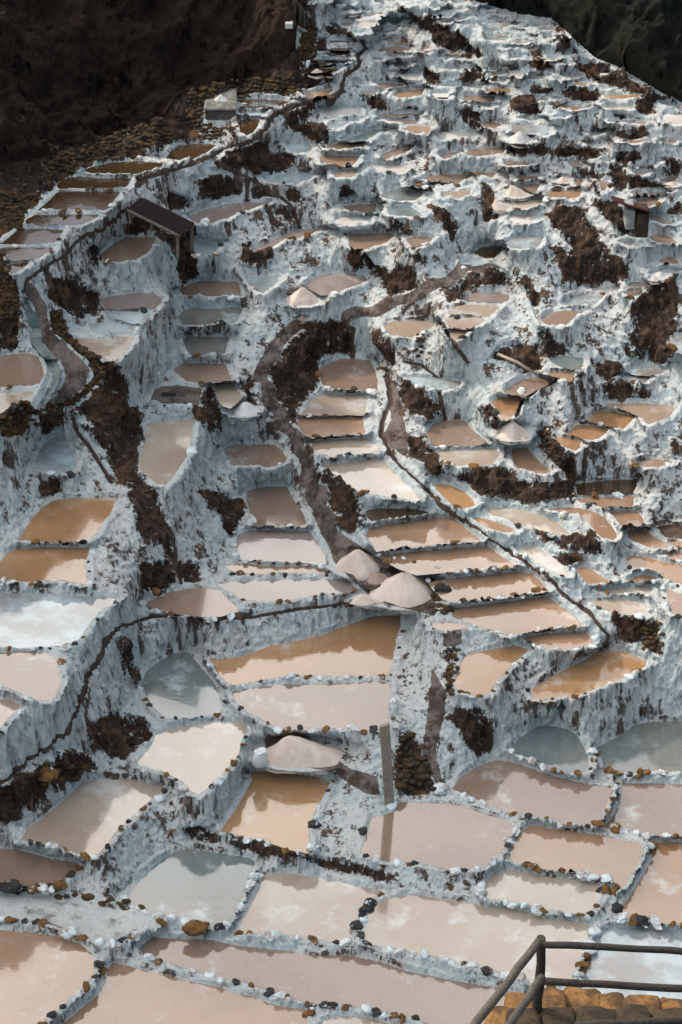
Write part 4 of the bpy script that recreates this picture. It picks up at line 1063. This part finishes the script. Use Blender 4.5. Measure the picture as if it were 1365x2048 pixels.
# ---------------------------------------------------------------- upright plank
M_PL=mat_wood('weathered_plank',(.30,.265,.225),(.19,.165,.14),(6,6,.5))
b=surf(780,1612); t=(b-Vector((0,0,CAM_H))).length; s1=t/F_PX; dep=PITCH+math.atan((1530-CY)/F_PX); Hh=168*s1/math.cos(dep); wd=9.5*s1
bm=bmesh.new(); lean=-14*s1; n_=8; R_=[]
for i in range(n_+1):
    f=i/n_; x=lean*f; R_.append([bm.verts.new((x+sx*wd*(1+.03*math.sin(i*2.3)),sy*.03,Hh*f+(.02*sx if i==n_ else 0))) for sx,sy in ((-1,-1),(1,-1),(1,1),(-1,1))])
for a,c in zip(R_[:-1],R_[1:]):
    for k in range(4): bm.faces.new((a[k],a[(k+1)%4],c[(k+1)%4],c[k]))
bm.faces.new(R_[0][::-1]); bm.faces.new(R_[-1]); bmesh.ops.bevel(bm,geom=[e for e in bm.edges if e.calc_face_angle(0)>1],offset=.006,segments=1,affect='EDGES')
me=bpy.data.meshes.new('plank'); bm.to_mesh(me); bm.free(); o=link('plank',me,M_PL); o.location=(b.x,b.y,b.z-.08); o.rotation_euler=(.02,0,.25); tag(o,'tall weathered grey plank standing upright at the corner of a mauve pan','plank')
# ---------------------------------------------------------------- railing on its stone ledge in the foreground
M_RL=mat_wood('dark_weathered_log',(.055,.048,.042),(.022,.020,.020),(5,5,5)); M_RG=mat_wood('grey_weathered_log',(.13,.115,.095),(.05,.045,.04),(5,5,5))
T0=21.6; base=at_depth(1074,2046,T0); root=thing('railing','dark log railing with two bars turning down steps in the bottom right corner','railing',base)
def rl(name,a,b,r,mat,seed): o=tube(name,[a-base,b-base],[r,r*.96],mat,root,14,.008,seed); return o
topc=at_depth(1075,1880,T0*.975)
rl('post',base+Vector((0,0,-.15)),Vector((base.x,base.y,topc.z)),.040,M_RL,1)
pr=at_depth(1600,1914,T0*.97)
rl('rail',at_depth(1078,1887,T0*.972),pr,.029,M_RL,2); rl('rail',at_depth(1082,1962,T0*.978),at_depth(1600,1989,T0*.972),.032,M_RL,3)
rl('rail',at_depth(1076,1885,T0*.970),at_depth(905,2110,T0*.86),.036,M_RG,4); rl('rail',at_depth(1084,1955,T0*.975),at_depth(965,2130,T0*.875),.034,M_RG,5)
rl('post',at_depth(1560,1911,T0*.97),at_depth(1556,2080,T0*.985),.040,M_RL,6); rl('rail',at_depth(1150,2050,T0*.93),at_depth(1600,2030,T0*.93),.03,M_RL,8)
M_LG=mat_stone('ledge_stone',(.24,.125,.045),(.085,.05,.03),.74)
zl=base.z-.02; ledge=thing('stone_ledge','ochre stone ledge under the wooden railing at the bottom edge','stone ledge',base)
def block(u,v,wp,hp,dp,seed,t):
    c=at_depth(u,v,t)-base; sx=wp*t/F_PX/2; sz=hp*t/F_PX/2; bm=bmesh.new(); bmesh.ops.create_cube(bm,size=2.); bmesh.ops.subdivide_edges(bm,edges=bm.edges,cuts=4,use_grid_fill=True)
    for q in bm.verts:
        k=q.co; rr_=(abs(k.x)**5+abs(k.y)**5+abs(k.z)**5)**.2; k=k/rr_; q.co=k
    co=np.array([q.co[:] for q in bm.verts]); nn=fbm(co*1.6+seed*5,3,seed)
    for q,k in zip(bm.verts,nn): q.co=Vector((q.co.x*sx*(1+.10*k),q.co.y*dp*(1+.12*k),q.co.z*sz*(1+.16*k)))
    me=bpy.data.meshes.new('stone'); bm.to_mesh(me); bm.free(); me.polygons.foreach_set('use_smooth',np.ones(len(me.polygons),bool)); o=link('stone',me,M_LG if seed<10 else M_WD,ledge); o.location=c; o.rotation_euler=(0,0,(seed*37%10-5)*.03)
for a in ((1040,2022,56,44,.16,1,22.0),(1098,2018,70,42,.2,2,22.15),(1165,2016,82,40,.2,3,22.25),(1225,2024,64,34,.18,4,22.2),(1285,2028,78,32,.2,5,22.1),(1345,2036,64,26,.2,6,22.1),(1420,2036,90,30,.22,7,22.1),(1500,2040,80,30,.2,8,22.1),(1050,2058,70,34,.2,11,21.3),(1115,2052,74,30,.2,12,21.4),(1190,2054,84,32,.2,13,21.4),(1268,2052,78,30,.2,14,21.4),(1345,2056,80,30,.2,15,21.4),(1425,2056,84,30,.2,16,21.4),(1000,2054,60,30,.2,9,21.6)): block(*a)
pts=[at_depth(u,v,22.1)-base for u,v in ((985,2040),(1600,2045))]; zz=-.20
M_MUD=mat_stone('ledge_earth',(.11,.075,.055),(.06,.042,.034),.9)
slab('ledge_top',[(pts[0].x,pts[0].y,zz),(pts[1].x,pts[1].y,zz),(pts[1].x+.3,-3.2,zz),(pts[0].x-1.2,-3.2,zz-.0)],.6,M_MUD,ledge,.04)
# ---------------------------------------------------------------- tin roof shelter and hut
M_TIN=mat_wood('dark_red_tin',(.026,.011,.013),(.014,.008,.010),(2,2,2)); M_TIN2=mat_wood('oxblood_tin',(.06,.016,.019),(.032,.011,.013),(2,2,2))
def corr_roof(c,thick,mat,parent,n=26):
    c=[Vector(a) for a in c]; nrm=(c[1]-c[0]).cross(c[3]-c[0]).normalized(); nrm=nrm if nrm.z>0 else -nrm; bm=bmesh.new(); R=[]
    for i in range(n*2+1):
        f=i/(n*2); a=c[0].lerp(c[1],f); b_=c[3].lerp(c[2],f); o_=nrm*(.012 if i%2 else -.012); R.append((bm.verts.new(a+o_),bm.verts.new(b_+o_),bm.verts.new(a+o_-nrm*thick),bm.verts.new(b_+o_-nrm*thick)))
    for a,b_ in zip(R[:-1],R[1:]):
        bm.faces.new((a[0],b_[0],b_[1],a[1])); bm.faces.new((a[2],a[3],b_[3],b_[2])); bm.faces.new((a[0],a[2],b_[2],b_[0])); bm.faces.new((a[1],b_[1],b_[3],a[3]))
    a=R[0]; bm.faces.new((a[0],a[1],a[3],a[2])); a=R[-1]; bm.faces.new((a[0],a[2],a[3],a[1]))
    me=bpy.data.meshes.new('roof'); bm.to_mesh(me); bm.free(); return link('roof',me,mat,parent)
g=surf(330,472); tt=ray(330,472).length and (g.y/ray(330,472).y)
rb=at_depth(330,472,tt*.995); root=thing('shelter','open shelter under a slanted dark red tin roof beside the white walls at left','shelter',rb)
def RP(u,v,k): return at_depth(u,v,tt*k)-rb
corr_roof([RP(283,393,1.0),RP(390,446,.985),RP(361,470,.955),RP(253,418,.965)],.02,M_TIN,root)
for (u,v,v2,k) in ((262,424,448,.968),(356,470,520,.957),(384,450,500,.982),(305,440,462,.963)): tube('post',[RP(u,v,k),RP(u,v2,k)],[.035,.035],M_RG,root,8)
tube('beam',[RP(256,421,.964),RP(360,473,.954)],[.03,.03],M_RG,root,8)
g=surf(1262,458); tt=g.y/ray(1262,458).y; rb=at_depth(1262,458,tt); root=thing('hut','small stone hut with an oxblood red tin roof at right','hut',rb)
corr_roof([RP(1222,391,1.0),RP(1296,412,.99),RP(1303,424,.965),RP(1228,402,.965)],.02,M_TIN2,root)
def wallbox(name,u0,v0,u1,v1,k,dep_,mat):
    a,b_=RP(u0,v1,k),RP(u1,v0,k); zt=b_.z; zb=a.z-.15
    return slab(name,[(a.x,a.y,zt),(b_.x,a.y,zt),(b_.x,a.y+dep_,zt),(a.x,a.y+dep_,zt)],zt-zb,mat,root,.015)
wallbox('wall',1252,414,1270,446,.97,.5,mat_stone('pale_plaster',(.34,.37,.37),(.22,.23,.22),.8)); wallbox('stone_pier',1273,418,1297,462,.972,.5,M_WD)
# ---------------------------------------------------------------- poles, sticks, stair rail
M_PO=mat_wood('pale_pole',(.42,.35,.29),(.26,.21,.17),(4,4,4))
a,b=surf(997,706),surf(1072,750); o=tube('pole',[a+Vector((0,-.1,.10)),a.lerp(b,.5)+Vector((0,-.15,.14)),b+Vector((0,-.1,.06))],[.032,.032,.028],M_PO,None,10,.01); tag(o,'long pale pole lying on a salt stained brown slope at right','pole')
a,b=surf(324,791),surf(353,792); o=tube('stick',[a+Vector((0,0,.04)),b+Vector((0,0,.04))],[.03,.025],M_RL); tag(o,'short dark stick lying on the muddy terrace at left','stick')
b=surf(615,56); t=b.y/ray(615,56).y; a=at_depth(614,-40,t); o=tube('pole',[b,a],[.055,.05],M_RL,None,10,.0); tag(o,'tall thin dark pole standing at the top left of the terraces','pole')
root=None; F=[surf(u,v) for u,v in ((582,26),(592,38),(601,46),(609,52))]; root=thing('fence','short wooden stair fence beside the tall thin pole','fence',F[0])
for q in F: tube('post',[q-F[0]+Vector((0,0,-.05)),q-F[0]+Vector((0,0,.34))],[.035,.03],M_RG,root,8)
tube('rail',[q-F[0]+Vector((0,0,.33)) for q in F],[.028]*4,M_RG,root,8)
a,b=surf(512,40),surf(513,41)
b=surf(572,88); o=slab('block',[(b.x-.08,b.y-.08,b.z+.12),(b.x+.08,b.y-.08,b.z+.12),(b.x+.08,b.y+.08,b.z+.12),(b.x-.08,b.y+.08,b.z+.12)],.14,M_HEAPW,None,.02); tag(o,'small white block lying on the dark path by the left hillside','block')
# salt platform block under its heap
for (u0,u1,v0,v1,lab) in ((411,472,214,238,'square pale plastered block carrying a salt cone in the shaded left corner'),):
    c=surf((u0+u1)/2,v1); t=c.y/ray((u0+u1)/2,v1).y; A=at_depth(u0,v0,t)-c; B=at_depth(u1,v0,t)-c
    r_=thing('salt_platform',lab,'platform',c)
    slab('base',[(A.x,-.05,A.z),(B.x,-.05,B.z),(B.x,.95,B.z),(A.x,.95,A.z)],A.z+.4,mat_stone('platform_stone',(.12,.11,.10),(.07,.06,.05),.66),r_,.03); slab('top',[(A.x-.03,-.08,A.z+.05),(B.x+.03,-.08,B.z+.05),(B.x,.98,B.z+.05),(A.x,.98,A.z+.05)],.045,mat_stone('platform_top',(.22,.225,.22),(.12,.115,.11),.62),r_,.015)
    if u0==411: PLAT=c+Vector(((A.x+B.x)/2,.4,A.z+.04))
for o in bpy.data.objects:
    if o.name.startswith('salt_heap') and 'square block' in o.get('label',''): o.location=PLAT
# ---------------------------------------------------------------- rubble walls: every stone laid on the wall face
WST=[stone_mesh('stone',100+i,2,M_WL if i<4 else M_WD,.8,.34) for i in range(9)]
RUB=[('rubble_wall','long ochre rubble wall behind the row of brown pans at left','G0 360,600 300,520 340,470 700,360 1000,290 1300,210 1340,400 1050,530 700,590 450,680 370,640',9),
('rubble_wall','short ochre rubble wall at the left edge above the brown pans','G0 0,820 180,780 330,860 200,950 160,1092 0,1092',9),
('rubble_wall','rubble wall at the left edge beside the teal water channel','F0 0,380 60,470 100,600 130,700 125,810 0,800',11),
('rubble_wall','shaded ochre rubble wall behind the salt cone platform','H0 70,930 110,800 430,700 700,690 1000,700 1160,850 900,880 560,890 300,910 260,960 100,1060',9),
('rubble_wall','ochre stones stacked below the salt cone platform','G1 100,130 270,100 200,200 250,260 520,290 530,350 300,400 200,400 200,280 110,230',9),
('rubble_wall','ochre lichened stone kerb along the outside of the teal channel bend','E0 560,20 640,90 700,200 690,270 600,370 480,450 430,470 430,430 540,350 640,250 610,150 530,60',9),
('rubble_wall','ochre layered stone ledge below the teal channel at the left edge','E0 0,515 130,440 430,440 430,560 300,600 200,540 120,640 0,640',11),
('rubble_wall','tall ochre stone bank left of the stair of brown pans near the pole','H1 20,340 150,330 160,520 130,640 20,640 0,420',8),
('rubble_wall','dark and ochre stone pile right of the upright plank','C1 980,540 1070,560 1110,650 1150,740 1200,880 1080,890 980,870 970,700',15),
('rubble_wall','column of ochre stones holding the muddy terrace at right','D2 1140,760 1235,770 1250,960 1170,930 1130,880',12),
('rubble_wall','row of dark stones along the lip of the flat white terrace at lower left','B0 30,340 130,330 330,370 560,400 700,430 780,470 760,490 640,455 480,420 300,395 140,372 40,362',15),
('rubble_wall','dark ochre stones stacked beside the largest salt heap','D1 1110,520 1190,560 1240,640 1300,740 1200,740 1150,700 1190,650 1130,560',13),
('rubble_wall','ochre stones along the left lip of the orange pan by the grey gully','C2 80,90 130,100 130,230 90,320 180,340 200,370 60,350 50,300 100,180',12),
('rubble_wall','stones scattered in the dark bank at the lower left corner of the white walls','C0 200,740 260,700 420,720 420,780 300,860 240,860',15),
('rubble_wall','mossy stone kerb along the foot of the shaded white channel at left','F0 340,770 420,750 450,850 470,930 560,1010 640,1060 560,1060 440,960 350,900',9),
('rubble_wall','ochre stones on the rounded wall crest at mid right','F2 500,920 560,900 600,870 560,980 540,1080 510,1040',9),
('rubble_wall','stone row edging the dark ledge right of the lone salt cone','E3 380,620 430,570 460,620 480,700 520,780 560,860 540,880 480,820 400,740',9)]
for name,lab,ps,px in RUB:
    poly=P(ps); a=np.array(poly); x0,y0=a.min(0); x1,y1=a.max(0); g=np.zeros((1,1),int)
    xs=np.arange(x0,x1,px*1.05); ys=np.arange(y0,y1,px*.8); m=np.zeros((len(ys),len(xs)),bool)
    if len(xs)>1 and len(ys)>1: fill(m,poly,True,xs,ys)
    c=surf(float(a[:,0].mean()),float(a[:,1].max())); root=thing(name,lab,'stone wall',c); n=0
    for i,j in zip(*np.where(m)):
        if n>=290: break
        u=xs[j]+RNG.uniform(-.25,.25)*px+(px*.5 if i%2 else 0); v=ys[i]+RNG.uniform(-.2,.2)*px; q=surf(u,v); s_=(q-camo.location).length/F_PX
        o=bpy.data.objects.new('stone',RNG.choice(WST)); COL.objects.link(o); o.parent=root; o.location=q-c; r=px*s_*.52*RNG.uniform(.8,1.25); o.scale=(r*1.15,r*.9,r*.85); o.rotation_euler=(RNG.uniform(-.25,.25),RNG.uniform(-.25,.25),RNG.uniform(-.5,.5)); n+=1
# loose boulders
for u,v,r,k,lab in ((395,1860,21,1,'large brown boulder on the rim left of centre near the bottom'),(880,1580,14,3,'white crusted boulder at the head of the mauve pan'),(885,1178,17,2,'dark boulder beside the largest salt heap'),(24,1775,14,2,'dark stone at the left end of the stone row near the bottom left'),(1120,1420,10,2,'dark rock at the wall foot by the white plateau'),(88,1548,18,1,'large ochre rock in the dark bank at lower left'),(1205,1780,12,2,'dark rock on the broken rim right of the whitish pan'),(310,1185,10,1,'brown rock on the mound left of the crescent pan'),(1128,975+58,12,3,'crusted white rock on the rim above the earth wedge')):
    q=surf(u,v); s_=(q-camo.location).length/F_PX; me=stone_mesh('boulder',u%90,3,M_ST[k],.8,.35); o=link('boulder',me); o.location=q+Vector((0,0,r*s_*.25)); o.scale=(r*s_,r*s_*.9,r*s_*.9); tag(o,lab,'boulder')
bpy.context.view_layer.update()
